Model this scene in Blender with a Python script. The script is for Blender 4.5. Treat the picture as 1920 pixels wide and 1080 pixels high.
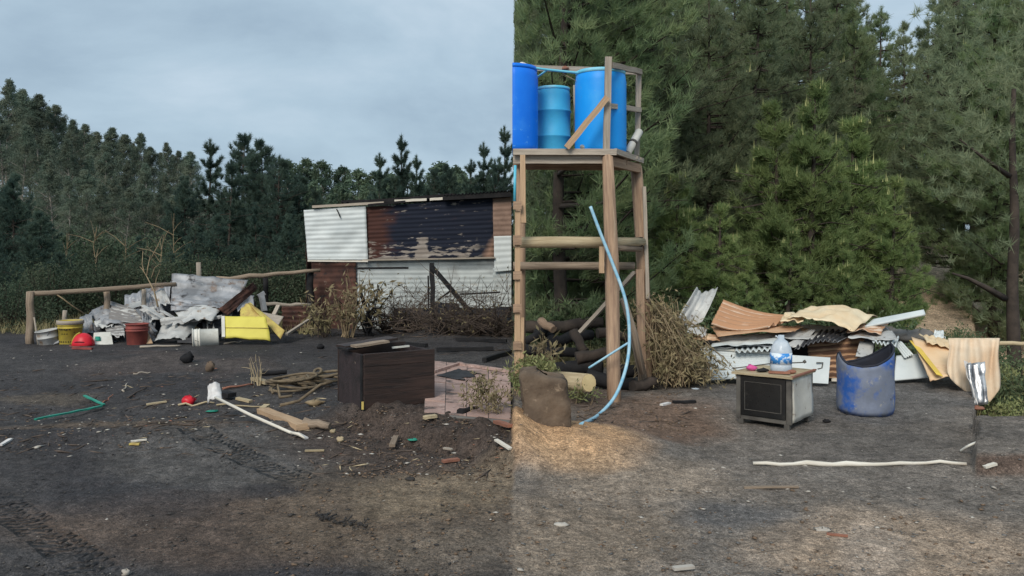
import bpy, math, random
import numpy as np
from mathutils import Vector, Matrix

for o in list(bpy.data.objects): bpy.data.objects.remove(o, do_unlink=True)
scene = bpy.context.scene
COL = scene.collection
R = math.radians
rnd = random.Random(7)
rng = np.random.default_rng(7)

# ---------------------------------------------------------------- camera
CAMZ, FOC, HOR = 1.6, 1500.0, 470.0          # eye height, focal length and horizon row of the 1920x1080 frame
cam = bpy.data.cameras.new('camera'); camo = bpy.data.objects.new('camera', cam); COL.objects.link(camo)
cam.sensor_width = 36; cam.lens = 36*FOC/1920; cam.shift_y = -(540-HOR)/1920
cam.clip_start = 0.05; cam.clip_end = 3000
camo.location = (0, 0, CAMZ); camo.rotation_euler = (R(90), 0, 0)
scene.camera = camo

# ---------------------------------------------------------------- sky, sun, exposure
SUN_EL, SUN_AZ = 38, 200                     # soft sun behind the camera's left shoulder
w = bpy.data.worlds.new('World'); scene.world = w; w.use_nodes = True
nt = w.node_tree; nt.nodes.clear()
def N(t, **k):
    n = nt.nodes.new(t)
    for a, b in k.items(): setattr(n, a, b)
    return n
L = lambda a, b: nt.links.new(a, b)
out = N('ShaderNodeOutputWorld'); bg = N('ShaderNodeBackground'); bg2 = N('ShaderNodeBackground'); mx = N('ShaderNodeMixShader')
sky = N('ShaderNodeTexSky'); sky.sky_type = 'NISHITA'; sky.sun_disc = False
sky.sun_elevation = R(SUN_EL); sky.sun_rotation = R(SUN_AZ); bg.inputs[1].default_value = 0.05
L(sky.outputs[0], bg.inputs[0])
tc = N('ShaderNodeTexCoord'); mp = N('ShaderNodeMapping'); mp.inputs['Scale'].default_value = (1.5, 1.5, 3.4)
mp.inputs['Rotation'].default_value = (0.1, -0.12, 0.4)
nz = N('ShaderNodeTexNoise'); nz.inputs['Scale'].default_value = 1.9; nz.inputs['Detail'].default_value = 8; nz.inputs['Roughness'].default_value = 0.55
nz.inputs['Distortion'].default_value = 0.3
cr = N('ShaderNodeValToRGB'); e = cr.color_ramp.elements
e[0].position = 0.36; e[0].color = (0.335, 0.445, 0.55, 1)
e[1].position = 0.64; e[1].color = (0.52, 0.635, 0.735, 1)
m = e.new(0.5); m.color = (0.42, 0.545, 0.65, 1)
L(tc.outputs['Generated'], mp.inputs[0]); L(mp.outputs[0], nz.inputs['Vector']); L(nz.outputs[0], cr.inputs[0]); L(cr.outputs[0], bg2.inputs[0])
bg2.inputs[1].default_value = 0.62
mx.inputs[0].default_value = 0.90
L(bg.outputs[0], mx.inputs[1]); L(bg2.outputs[0], mx.inputs[2]); L(mx.outputs[0], out.inputs[0])
sun = bpy.data.lights.new('sun', 'SUN'); sun.energy = 1.5; sun.angle = R(24); sun.color = (1.0, 0.93, 0.82)
suno = bpy.data.objects.new('sun', sun); COL.objects.link(suno)
# the sky's sun_rotation turns clockwise from +Y: direction to the sun
sd = Vector((math.sin(R(SUN_AZ))*math.cos(R(SUN_EL)), math.cos(R(SUN_AZ))*math.cos(R(SUN_EL)), math.sin(R(SUN_EL))))
suno.rotation_euler = sd.to_track_quat('Z', 'Y').to_euler(); suno.location = (-4, -6, 12)
vs = scene.view_settings; vs.view_transform = 'Standard'; vs.look = 'None'; vs.gamma = 1; vs.exposure = 0.85
vs.use_curve_mapping = False

# ---------------------------------------------------------------- noise and placement helpers
TAB = np.random.default_rng(3).random((256, 256))
def vn(x, y, s=0):
    """smooth value noise in -1..1"""
    x = np.asarray(x, float)+s*17.31; y = np.asarray(y, float)+s*9.17
    xi = np.floor(x).astype(int); yi = np.floor(y).astype(int); xf = x-xi; yf = y-yi
    xf = xf*xf*(3-2*xf); yf = yf*yf*(3-2*yf)
    t = lambda a, b: TAB[a & 255, b & 255]
    return ((t(xi, yi)*(1-xf)+t(xi+1, yi)*xf)*(1-yf)+(t(xi, yi+1)*(1-xf)+t(xi+1, yi+1)*xf)*yf)*2-1
def fbm(x, y, s=0, o=4):
    r = 0; a = 0.5
    for i in range(o): r = r+a*vn(x*2**i, y*2**i, s+i); a *= .5
    return r
def sst(x, a, b):
    t = np.clip((np.asarray(x, float)-a)/(b-a), 0, 1); return t*t*(3-2*t)
def hgt(x, y):
    """terrain height"""
    x = np.asarray(x, float); y = np.asarray(y, float)
    z = 0.03*fbm(x*.8, y*.8, 1, 3)
    left = sst(-x, -0.35, 0.05)
    # soil bank behind the tyre tracks; its toe runs from (-1.6, 7.2) to (0, 5.7)
    d = (y-(5.72-0.95*x))+0.12*vn(x*2.5, y*2.5, 4)
    z = z+left*sst(x, -2.3, -1.2)*(0.17*sst(d, 0, .42)-0.06*sst(d, .5, 2.0))
    # trampled rut and low ridge on the far left
    z = z+sst(-x, .8, 2.2)*(0.05*np.exp(-((y-7.1-0.22*(x+3))/.28)**2)-0.06*np.exp(-((y-8.2-0.15*(x+3))/.4)**2))
    z = z+0.05*sst(-x, 2.5, 5)*sst(y, 9, 11)
    # sandy mound in front of the tower, root-ball bed behind it
    z = z+0.17*sst(x, -.03, .03)*np.exp(-(np.maximum(np.abs((x-.3)/.85), 0)**2.4+np.abs((y-6.55)/.62)**2.2))
    z = z+0.08*sst(x, -.03, .03)*np.exp(-(((x-.7)/.8)**2+((y-8.1)/.9)**2))
    # raised slab of ground cut by a vertical edge at the right
    e = (x-.577*y)+.035*vn(y*3.1, x*0, 15)
    slab = sst(e, 0, .03)*sst(y+.07*vn(x*4, y*0, 16), 5.66, 5.80)
    z = z+slab*(0.12*(1-sst(y, 7.2, 7.5))-0.55*sst(y, 7.25, 8.2))
    # land beyond the yard
    right = sst(x, 0.05, 1.2)
    z = z+right*(-0.45*sst(y, 11.2, 13)+2.2*sst(y, 15, 27))+right*sst(x/y, .42, .52)*0.5*sst(y, 14, 18)
    z = z+(1-right)*(-0.5*sst(y, 16.5, 22))
    z = z+sst(-x, 8, 35)*7*sst(y, 30, 85)+1.0*sst(y, 40, 110)
    return z
def hz(x, y): return float(hgt(x, y))
def G(px, py, dz=0):
    """the point of the ground seen at this picture position"""
    h = 0
    for i in range(12):
        Y = FOC*(CAMZ-h)/(py-HOR); X = (px-960)/FOC*Y; h = .5*h+.5*hz(X, Y)
    return Vector((X, Y, hz(X, Y)+dz))
def P(px, py, Y): return Vector(((px-960)/FOC*Y, Y, CAMZ-(py-HOR)/FOC*Y))
def V(*a): return Vector(a)

# ---------------------------------------------------------------- materials
MAT = {}
def mat(name, c1, c2=None, scale=6., rough=.8, bump=.25, bscale=40., metal=0., spots=None, grain=False, var=0.0, detail=6, lo=.35, hi=.65, spec=.3, trans=0):
    m = bpy.data.materials.new(name); m.use_nodes = True; t = m.node_tree; t.nodes.clear()
    n = lambda k: t.nodes.new(k)
    o = n('ShaderNodeOutputMaterial'); b = n('ShaderNodeBsdfPrincipled'); t.links.new(b.outputs[0], o.inputs[0])
    b.inputs['Roughness'].default_value = rough; b.inputs['Metallic'].default_value = metal; b.inputs['Specular IOR Level'].default_value = spec
    tcn = n('ShaderNodeTexCoord'); src = tcn.outputs['UV' if grain else 'Object']
    oi = n('ShaderNodeObjectInfo')
    if grain:
        mpn = n('ShaderNodeMapping'); mpn.inputs['Scale'].default_value = (1.0, 14, 1); t.links.new(src, mpn.inputs[0]); src = mpn.outputs[0]
    ad = n('ShaderNodeVectorMath'); ad.operation = 'ADD'; t.links.new(src, ad.inputs[0])
    sc = n('ShaderNodeVectorMath'); sc.operation = 'SCALE'; sc.inputs[3].default_value = 13.0
    cmb = n('ShaderNodeCombineXYZ')
    for i in range(3): t.links.new(oi.outputs['Random'], cmb.inputs[i])
    t.links.new(cmb.outputs[0], sc.inputs[0]); t.links.new(sc.outputs[0], ad.inputs[1]); src = ad.outputs[0]
    z = n('ShaderNodeTexNoise'); z.inputs['Scale'].default_value = scale; z.inputs['Detail'].default_value = detail; z.inputs['Roughness'].default_value = .62
    t.links.new(src, z.inputs['Vector'])
    r = n('ShaderNodeValToRGB'); r.color_ramp.elements[0].position = lo; r.color_ramp.elements[1].position = hi
    c2 = c2 or tuple(x*.72 for x in c1)
    r.color_ramp.elements[0].color = (*c1, 1); r.color_ramp.elements[1].color = (*c2, 1)
    t.links.new(z.outputs[0], r.inputs[0]); colr = r.outputs[0]
    for k, sp in enumerate(spots or []):
        sc_, col_, th, sf = sp
        z2 = n('ShaderNodeTexNoise'); z2.inputs['Scale'].default_value = sc_; z2.inputs['Detail'].default_value = 8; z2.inputs['Roughness'].default_value = .65
        off = n('ShaderNodeVectorMath'); off.operation = 'ADD'; off.inputs[1].default_value = (3.7*(k+1), 1.3*k+.7, 5.1)
        t.links.new(src, off.inputs[0]); t.links.new(off.outputs[0], z2.inputs['Vector'])
        mr = n('ShaderNodeMapRange'); mr.inputs[1].default_value = th; mr.inputs[2].default_value = th+sf
        t.links.new(z2.outputs[0], mr.inputs[0])
        mxn = n('ShaderNodeMix'); mxn.data_type = 'RGBA'; mxn.inputs[7].default_value = (*col_, 1)
        t.links.new(mr.outputs[0], mxn.inputs[0]); t.links.new(colr, mxn.inputs[6]); colr = mxn.outputs[2]
    if var:
        hs = n('ShaderNodeHueSaturation'); mr = n('ShaderNodeMapRange'); mr.inputs[3].default_value = 1-var; mr.inputs[4].default_value = 1+var
        t.links.new(oi.outputs['Random'], mr.inputs[0]); t.links.new(mr.outputs[0], hs.inputs['Value']); t.links.new(colr, hs.inputs['Color']); colr = hs.outputs[0]
    t.links.new(colr, b.inputs['Base Color'])
    if bump:
        z3 = n('ShaderNodeTexNoise'); z3.inputs['Scale'].default_value = bscale; z3.inputs['Detail'].default_value = 4
        t.links.new(src, z3.inputs['Vector'])
        bp = n('ShaderNodeBump'); bp.inputs['Strength'].default_value = bump; bp.inputs['Distance'].default_value = .01
        t.links.new(z3.outputs[0], bp.inputs['Height']); t.links.new(bp.outputs[0], b.inputs['Normal'])
    if trans:
        tr = n('ShaderNodeBsdfTranslucent'); ms = n('ShaderNodeMixShader'); ms.inputs[0].default_value = trans
        t.links.new(colr, tr.inputs[0]); t.links.new(b.outputs[0], ms.inputs[1]); t.links.new(tr.outputs[0], ms.inputs[2]); t.links.new(ms.outputs[0], o.inputs[0])
    MAT[name] = m; return m
RUST = (.17, .075, .04); CHAR = (.012, .012, .014)
mat('galvanised', (.36, .37, .39), (.17, .175, .185), 3, .55, .25, 30, .2, [(3, (.15, .105, .08), .55, .1), (7, (.52, .53, .53), .62, .06), (2.6, (.04, .04, .043), .60, .06), (12, (.09, .07, .06), .62, .05)])
mat('pale_sheet', (.56, .56, .54), (.36, .36, .355), 3, .6, .25, 30, .1, [(4, (.26, .18, .12), .58, .08), (3, (.07, .07, .07), .63, .05), (13, (.14, .11, .09), .63, .05)])
mat('white_sheet', (.66, .70, .70), (.54, .585, .595), 2.2, .55, .06, 20, 0, [(4, (.42, .42, .38), .62, .12), (9, (.22, .17, .13), .70, .05)])
mat('smoked_sheet', (.54, .58, .58), (.42, .46, .465), 2.2, .65, .08, 20, 0, [(1.6, (.20, .19, .18), .52, .28), (5, (.30, .26, .22), .62, .12), (9, (.16, .12, .10), .68, .05)])
mat('rusty_sheet', (.13, .062, .046), (.05, .028, .026), 5, .85, .3, 40, .1, [(6, (.36, .29, .24), .66, .08), (9, (.03, .025, .025), .58, .08)])
mat('orange_rust_sheet', (.62, .40, .25), (.40, .22, .12), 3.5, .75, .25, 40, .1, [(2.5, (.72, .58, .42), .55, .12), (8, (.16, .08, .05), .66, .06)])
mat('cream_sheet', (.80, .68, .48), (.70, .52, .32), 2.5, .7, .15, 30, 0, [(5, (.46, .26, .13), .64, .1)])
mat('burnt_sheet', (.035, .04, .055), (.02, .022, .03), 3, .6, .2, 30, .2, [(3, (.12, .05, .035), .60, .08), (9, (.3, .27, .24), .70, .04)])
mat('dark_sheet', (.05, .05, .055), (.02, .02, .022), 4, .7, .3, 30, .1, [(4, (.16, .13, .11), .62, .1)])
mat('charred_wood', (.009, .009, .011), (.020, .019, .020), 9, .85, .6, 60, 0, [(3, (.05, .038, .03), .66, .1)])
mat('tower_wood', (.42, .285, .19), (.25, .165, .115), 3, .8, .5, 20, 0, [(5, (.14, .085, .06), .66, .08), (2, (.52, .40, .28), .6, .15)], grain=True, var=.12)
mat('grey_wood', (.47, .41, .34), (.30, .255, .21), 3, .85, .5, 20, 0, [(5, (.16, .12, .1), .66, .08)], grain=True, var=.15)
mat('fresh_wood', (.50, .345, .215), (.36, .24, .15), 3, .75, .4, 20, 0, grain=True, var=.12)
mat('pole_wood', (.36, .28, .21), (.2, .15, .11), 3, .85, .6, 20, 0, grain=True, var=.15)
mat('split_wood', (.52, .43, .28), (.34, .26, .16), 3, .85, .5, 20, 0, grain=True, var=.15)
mat('white_stick', (.80, .76, .68), (.6, .54, .45), 3, .7, .4, 20, 0, [(4, (.12, .1, .08), .66, .05)], grain=True)
mat('chest_wood', (.050, .030, .024), (.022, .015, .013), 2.2, .6, .35, 10, 0, [(3, (.075, .055, .05), .6, .2), (5, (.010, .009, .009), .58, .12)], grain=True, spec=.35)
mat('chest_side', (.045, .032, .034), (.02, .016, .016), 8, .7, .4, 60, 0, [(10, (.16, .12, .1), .66, .06)])
mat('blue_drum', (.014, .34, .90), (.008, .29, .84), 2, .45, .08, 8, 0, [(2.2, (.05, .40, .88), .55, .2), (14, (.10, .38, .75), .64, .08), (5, (.02, .17, .5), .68, .1)])
mat('drum_light', (.06, .42, .68), (.045, .35, .60), 3, .55, .08, 8, 0, [(3, (.14, .50, .70), .58, .2), (12, (.05, .26, .42), .66, .08)])
mat('drum_rim', (.10, .52, .74), (.3, .62, .76), 6, .5, .05)
mat('drum_deep', (.010, .21, .88), (.006, .17, .80), 2, .4, .06, 8, 0, [(2.5, (.03, .25, .88), .55, .2), (16, (.12, .40, .85), .63, .06), (6, (.006, .10, .5), .68, .1)])
mat('worn_drum', (.20, .23, .31), (.15, .17, .22), 5, .65, .2, 30, 0, [(2.4, (.03, .11, .40), .52, .12), (11, (.34, .33, .31), .60, .1), (5, (.07, .07, .075), .62, .08)])
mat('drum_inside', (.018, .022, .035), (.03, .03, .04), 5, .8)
mat('pipe_blue', (.10, .48, .66), (.2, .58, .74), 8, .45, .05)
mat('hose_blue', (.20, .46, .64), (.42, .62, .72), 14, .45, .05)
mat('yellow_plastic', (.52, .41, .06), (.36, .28, .06), 6, .6, .15, 40, 0, [(9, (.10, .08, .04), .62, .05)])
mat('yellow_board', (.70, .62, .12), (.62, .54, .10), 3, .6, .1, 30, 0, [(8, (.2, .14, .05), .67, .05)])
mat('yellow_rust', (.55, .46, .12), (.4, .26, .1), 8, .7, .2, 30, 0, [(9, (.12, .08, .05), .62, .06)])
mat('red_plastic', (.30, .075, .06), (.18, .05, .045), 6, .7, .2, 40, 0, [(8, (.3, .2, .16), .64, .08)])
mat('red_bright', (.62, .02, .035), (.5, .015, .03), 6, .4, .1, 30)
mat('pink_plastic', (.7, .10, .30), (.5, .1, .3), 12, .5, .2, 30)
mat('white_plastic', (.72, .70, .64), (.58, .56, .50), 5, .55, .1, 30, 0, [(6, (.3, .27, .22), .66, .1)])
mat('white_enamel', (.66, .64, .58), (.48, .46, .41), 4, .5, .1, 30, 0, [(4, (.30, .22, .13), .56, .14), (14, (.16, .11, .08), .63, .05)])
mat('stove_glass', (.008, .009, .010), (.018, .018, .018), 4, .25, .05, 30, 0, [(5, (.05, .046, .04), .6, .15)], spec=.5)
mat('stove_frame', (.13, .12, .105), (.06, .055, .05), 6, .6, .2, 40)
mat('green_plastic', (.015, .20, .14), (.03, .28, .20), 9, .5, .2, 30)
mat('clear_plastic', (.74, .80, .86), (.58, .66, .74), 14, .2, .4, 30, trans=.3)
mat('bottle_label', (.05, .26, .66), (.72, .80, .86), 16, .4, .05, 30, lo=.49, hi=.55)
mat('orange_clay', (.32, .14, .09), (.22, .10, .07), 8, .7, .2)
mat('cloth_white', (.70, .68, .66), (.5, .48, .47), 8, .9, .3, 30)
mat('cloth_tan', (.64, .47, .32), (.72, .60, .46), 4, .9, .3, 30, 0, [(4, (.45, .28, .18), .62, .15)])
mat('plywood', (.70, .48, .28), (.78, .58, .38), 3, .8, .2, 30, 0, [(4, (.60, .33, .22), .58, .15)])
mat('floor_tile', (.44, .31, .27), (.34, .23, .20), 5, .9, .3, 40, 0, [(6, (.54, .43, .385), .60, .1), (3.5, (.09, .075, .07), .53, .12), (14, (.12, .10, .09), .62, .06)], var=.12)
mat('soil_block', (.17, .125, .09), (.10, .072, .052), 6, .95, .9, 30, 0, [(12, (.28, .21, .15), .6, .1)])
mat('bark_pine', (.075, .058, .048), (.04, .032, .028), 6, .95, .8, 20)
mat('bark_gum', (.42, .38, .35), (.24, .2, .18), 3, .9, .4, 20, var=.2)
mat('log_end', (.70, .55, .30), (.55, .42, .22), 8, .8, .2)
mat('dry_stem', (.34, .26, .16), (.18, .135, .085), 8, .9, .2, var=.15)
mat('rope_fibre', (.20, .155, .10), (.11, .085, .06), 20, .95, .4, 60)
mat('dead_twig', (.055, .042, .035), (.12, .09, .072), 6, .9, .2, var=.2)
mat('dry_leaf', (.16, .14, .07), (.25, .20, .12), 3, .9, 0, var=.15)
mat('needle_dark', (.064, .108, .090), (.100, .145, .106), 1.1, .75, 0, var=.22, detail=3, trans=.4)
mat('needle_green', (.190, .268, .135), (.275, .335, .165), 1.0, .7, 0, var=.2, detail=3, trans=.5)
mat('needle_olive', (.195, .245, .145), (.27, .305, .18), .8, .75, 0, var=.22, detail=3, trans=.5)
mat('candle', (.42, .42, .20), (.34, .36, .15), 3, .8, 0)
mat('gum_leaf', (.112, .160, .120), (.165, .185, .132), .5, .7, 0, var=.25, detail=3, trans=.3)  # haze over the far slope is put into this lighter, greyer leaf colour
mat('gum_leaf_far', (.070, .120, .085), (.12, .16, .095), .5, .7, 0, var=.22, detail=3, trans=.3)
mat('bush_leaf', (.07, .115, .06), (.13, .155, .08), 1.2, .8, 0, var=.3, detail=3, trans=.3)
mat('weed_leaf', (.16, .20, .075), (.26, .26, .12), 4, .8, 0, var=.2, trans=.15)
mat('grass_blade', (.20, .20, .09), (.38, .31, .18), 2, .9, 0, var=.2)
mat('clod', (.03, .029, .03), (.055, .05, .046), 3, .95, .3)
mat('chip_pale', (.50, .47, .42), (.34, .3, .26), 3, .9, .2)
mat('clod_brown', (.13, .09, .062), (.20, .135, .09), 3, .95, .3)
mat('clod_grey', (.12, .118, .115), (.2, .19, .18), 3, .95, .3)

# ---------------------------------------------------------------- mesh helpers
def fast_mesh(name, co, faces_arr):
    """co (n,3), faces_arr (m,k) with one k"""
    me = bpy.data.meshes.new(name); co = np.ascontiguousarray(co, np.float32); fa = np.ascontiguousarray(faces_arr, np.int32)
    me.vertices.add(len(co)); me.vertices.foreach_set('co', co.ravel())
    me.loops.add(fa.size); me.loops.foreach_set('vertex_index', fa.ravel())
    me.polygons.add(len(fa)); k = fa.shape[1]
    me.polygons.foreach_set('loop_start', np.arange(len(fa), dtype=np.int32)*k)
    me.polygons.foreach_set('loop_total', np.full(len(fa), k, np.int32))
    me.update(calc_edges=True); return me
class MB:
    def __init__(s): s.v = []; s.f = []; s.uv = []; s.mi = []; s.sm = []
    def add(s, vs, fs, uvs=None, mi=0, sm=False):
        b = len(s.v); s.v += [tuple(p) for p in vs]
        for i, f in enumerate(fs):
            s.f.append([b+j for j in f]); s.uv.append(uvs[i] if uvs else [(vs[j][0], vs[j][2]) for j in f]); s.mi.append(mi); s.sm.append(sm)
        return s
    def tube(s, pts, rad, n=8, cap=True, mi=0, sm=True, wob=0):
        pts = [Vector(p) for p in pts]; m = len(pts)
        if not hasattr(rad, '__len__'): rad = [rad]*m
        vs = []; uv = []; al = 0; ref = None; o = rnd.random()*9
        for i, p in enumerate(pts):
            d = (pts[min(i+1, m-1)]-pts[max(i-1, 0)]).normalized()
            if ref is None: ref = d.orthogonal().normalized()
            ref = (ref-d*ref.dot(d))
            ref = ref.normalized() if ref.length > 1e-5 else d.orthogonal().normalized()
            q = d.cross(ref)
            if i: al += (p-pts[i-1]).length
            for k in range(n):
                a = 2*math.pi*k/n; r = rad[i]*(1+wob*(rnd.random()-.5))
                vs.append(p+ref*math.cos(a)*r+q*math.sin(a)*r)
            uv.append(al)
        fs = []; us = []
        for i in range(m-1):
            for k in range(n):
                k2 = (k+1) % n
                fs.append([i*n+k, i*n+k2, (i+1)*n+k2, (i+1)*n+k])
                c0 = k/n*.4+o; c1 = (k+1)/n*.4+o
                us.append([(uv[i]+o, c0), (uv[i]+o, c1), (uv[i+1]+o, c1), (uv[i+1]+o, c0)])
        s.add(vs, fs, us, mi, sm)
        if cap:
            b = len(s.v)-m*n
            for ring in ([b+k for k in range(n)][::-1], [b+(m-1)*n+k for k in range(n)]):
                s.f.append(ring); s.uv.append([(o+.02*j, o+.02*j) for j in range(n)]); s.mi.append(mi); s.sm.append(False)
        return s
    def beam(s, p0, p1, wd, ht, up=(0, 0, 1), mi=0, j=0, seg=1):
        p0 = Vector(p0); p1 = Vector(p1); d = (p1-p0); ln = d.length; d.normalize(); up = Vector(up)
        if abs(d.dot(up)) > .98: up = Vector((0, 1, 0))
        a = d.cross(up).normalized(); b = a.cross(d).normalized(); o = rnd.random()*9
        vs = []
        for i in range(seg+1):
            c = p0+d*ln*i/seg; jj = j*(rnd.random()-.5)
            for sx, sy in ((-1, -1), (1, -1), (1, 1), (-1, 1)): vs.append(c+a*(sx*wd/2+jj+j*.5*(rnd.random()-.5))+b*(sy*ht/2+jj))
        fs = []; us = []
        for i in range(seg):
            for k in range(4):
                k2 = (k+1) % 4; fs.append([i*4+k, i*4+k2, i*4+4+k2, i*4+4+k])
                u0 = o+ln*i/seg; u1 = o+ln*(i+1)/seg; c0 = o+k*.11; c1 = c0+.1
                us.append([(u0, c0), (u0, c1), (u1, c1), (u1, c0)])
        e = seg*4
        fs += [[3, 2, 1, 0], [e, e+1, e+2, e+3]]; us += [[(o, o), (o+.02, o), (o+.02, o+.1), (o, o+.1)]]*2
        return s.add(vs, fs, us, mi)
    def box(s, c, size, rz=0, mi=0):
        c = Vector(c); h = Vector((math.cos(rz), math.sin(rz), 0))*size[0]/2
        return s.beam(c-h, c+h, size[1], size[2], mi=mi)
    def surf(s, Pt, th=.002, mi=0, sm=True, mi2=None):
        """closed shell round a grid of points (nu,nv,3)"""
        nu, nv = Pt.shape[:2]; du = np.gradient(Pt, axis=0); dv = np.gradient(Pt, axis=1)
        nn = np.cross(du, dv); nn /= np.maximum(np.linalg.norm(nn, axis=2, keepdims=True), 1e-9)
        A = (Pt+nn*th/2).reshape(-1, 3); B = (Pt-nn*th/2).reshape(-1, 3); o = len(A)
        ii = lambda i, j: i*nv+j
        top = [[ii(i, j), ii(i+1, j), ii(i+1, j+1), ii(i, j+1)] for i in range(nu-1) for j in range(nv-1)]
        bot = [[o+x for x in f[::-1]] for f in top]
        rim = [ii(i, 0) for i in range(nu)]+[ii(nu-1, j) for j in range(1, nv)]+[ii(i, nv-1) for i in range(nu-2, -1, -1)]+[ii(0, j) for j in range(nv-2, 0, -1)]
        sd_ = [[rim[k-1], o+rim[k-1], o+rim[k], rim[k]] for k in range(len(rim))]
        b = len(s.v); s.v += [tuple(p) for p in A]+[tuple(p) for p in B]
        for grp, m_ in ((top, mi), (bot, mi if mi2 is None else mi2), (sd_, mi)):
            for f in grp:
                s.f.append([b+x for x in f]); s.uv.append([((x % o)//nv/nu, (x % nv)/nv) for x in f]); s.mi.append(m_); s.sm.append(sm)
        return s
    def lathe(s, prof, n=28, c=(0, 0, 0), mi=0, a0=0, a1=2*math.pi, closed=True, axis=None):
        """revolve (r,z) profile; the profile is a loop of outside and inside so that walls have thickness"""
        m = len(prof); vs = []; fs = []
        q = axis.to_track_quat('Z', 'Y') if axis is not None else None
        k_ = n if closed else n+1
        for k in range(k_):
            a = a0+(a1-a0)*k/n
            for r, z in prof:
                p = Vector((r*math.cos(a), r*math.sin(a), z)); vs.append((q @ p if q else p)+Vector(c))
        for k in range(n):
            k2 = (k+1) % k_
            for i in range(m-1): fs.append([k*m+i, k2*m+i, k2*m+i+1, k*m+i+1])
        s.add(vs, fs, None, mi, True)
        if not closed:
            b = len(s.v)-k_*m
            s.f.append([b+i for i in range(m)]); s.f.append([b+(k_-1)*m+i for i in range(m)][::-1])
            for _ in range(2): s.uv.append([(0, 0)]*m); s.mi.append(mi); s.sm.append(False)
        return s
    def bounds(s):
        a = np.array(s.v); return Vector((*((a[:, :2].min(0)+a[:, :2].max(0))/2), a[:, 2].min()))
    def build(s, name, mats, parent=None, label=None, cat=None, group=None, kind=None, bevel=0):
        org = Vector(parent['org']) if parent is not None else s.bounds()
        me = bpy.data.meshes.new(name)
        me.from_pydata([(x-org[0], y-org[1], z-org[2]) for x, y, z in s.v], [], s.f)
        if not isinstance(mats, (list, tuple)): mats = [mats]
        for m_ in mats: me.materials.append(MAT[m_])
        u = me.uv_layers.new(name='UVMap'); u.data.foreach_set('uv', np.array([c for f in s.uv for c in f], np.float32).ravel())
        me.polygons.foreach_set('material_index', s.mi); me.polygons.foreach_set('use_smooth', s.sm); me.update()
        o = bpy.data.objects.new(name, me); COL.objects.link(o)
        if parent is not None: o.parent = parent
        else: o.location = org; tag(o, label, cat, group, kind)
        o['org'] = tuple(org)
        if parent is not None and label: o['label'] = label
        if kind: o['kind'] = kind
        if bevel:
            b = o.modifiers.new('bevel', 'BEVEL'); b.width = bevel; b.segments = 2; b.limit_method = 'ANGLE'
        return o
def tag(o, label=None, cat=None, group=None, kind=None):
    if label: o['label'] = label
    if cat: o['category'] = cat
    if group: o['group'] = group
    if kind: o['kind'] = kind
def thing(name, label, cat, loc=(0, 0, 0), group=None):
    o = bpy.data.objects.new(name, None); o.empty_display_size = .1; COL.objects.link(o); o.location = loc; o['org'] = tuple(loc)
    tag(o, label, cat, group); return o
def copy_tree(o, parent=None):
    c = o.copy(); COL.objects.link(c); c.parent = parent
    for ch in list(o.children): copy_tree(ch, c)
    return c
def lerp(a, b, t): return a+(b-a)*t
def sheet_pts(corners, corr=0, amp=.012, axis=0, bow=0, bow2=0, crum=0, cs=3., rag=0, nu=None, nv=None, seed=0):
    """grid on a four-cornered patch, TL TR BR BL given as (px, py, depth); corr = ridges counted across axis 0 (left to right) or 1"""
    c = [np.array(P(*k)) if len(k) == 3 and abs(k[0]) > 30 else np.array(k, float) for k in corners]
    nu = nu or (corr*6+1 if corr and axis == 0 else 16); nv = nv or (corr*6+1 if corr and axis == 1 else 14)
    U, W = np.meshgrid(np.linspace(0, 1, nu), np.linspace(0, 1, nv), indexing='ij')
    if rag:
        W = W*(1-rag*(.5+.5*vn(U*9, 0*U, seed))*sst(W, .5, 1)); U = U*(1-rag*(.5+.5*vn(W*7, 0*U+3, seed+2))*sst(U, .6, 1))
    U_ = U[..., None]; W_ = W[..., None]
    Q = (c[0]*(1-U_)+c[1]*U_)*(1-W_)+(c[3]*(1-U_)+c[2]*U_)*W_
    n = np.cross(c[1]-c[0], c[3]-c[0]); n = n/np.linalg.norm(n)
    if n[1] > 0: n = -n
    d = bow*np.sin(np.pi*U)+bow2*np.sin(np.pi*W)
    if corr: d = d+amp*np.sin(2*np.pi*corr*(U if axis == 0 else W))
    if crum:
        seed = seed or int(abs(c[0][0]*37+c[2][2]*91)) % 50
        d = d+crum*(1.1*fbm(U*cs+seed, W*cs, seed, 2)+.9*(.35-np.abs(fbm(U*cs*1.3+9, W*cs*1.3+seed, seed+5, 2))*1.6))
    return Q+n*d[..., None]
def sheet(name, label, cat, corners, m, th=.004, parent=None, group=None, m2=None, **k):
    b = MB(); b.surf(sheet_pts(corners, **k), th, 0, True, 1 if m2 else None)
    return b.build(name, [m, m2] if m2 else m, parent, label, cat, group)
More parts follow.
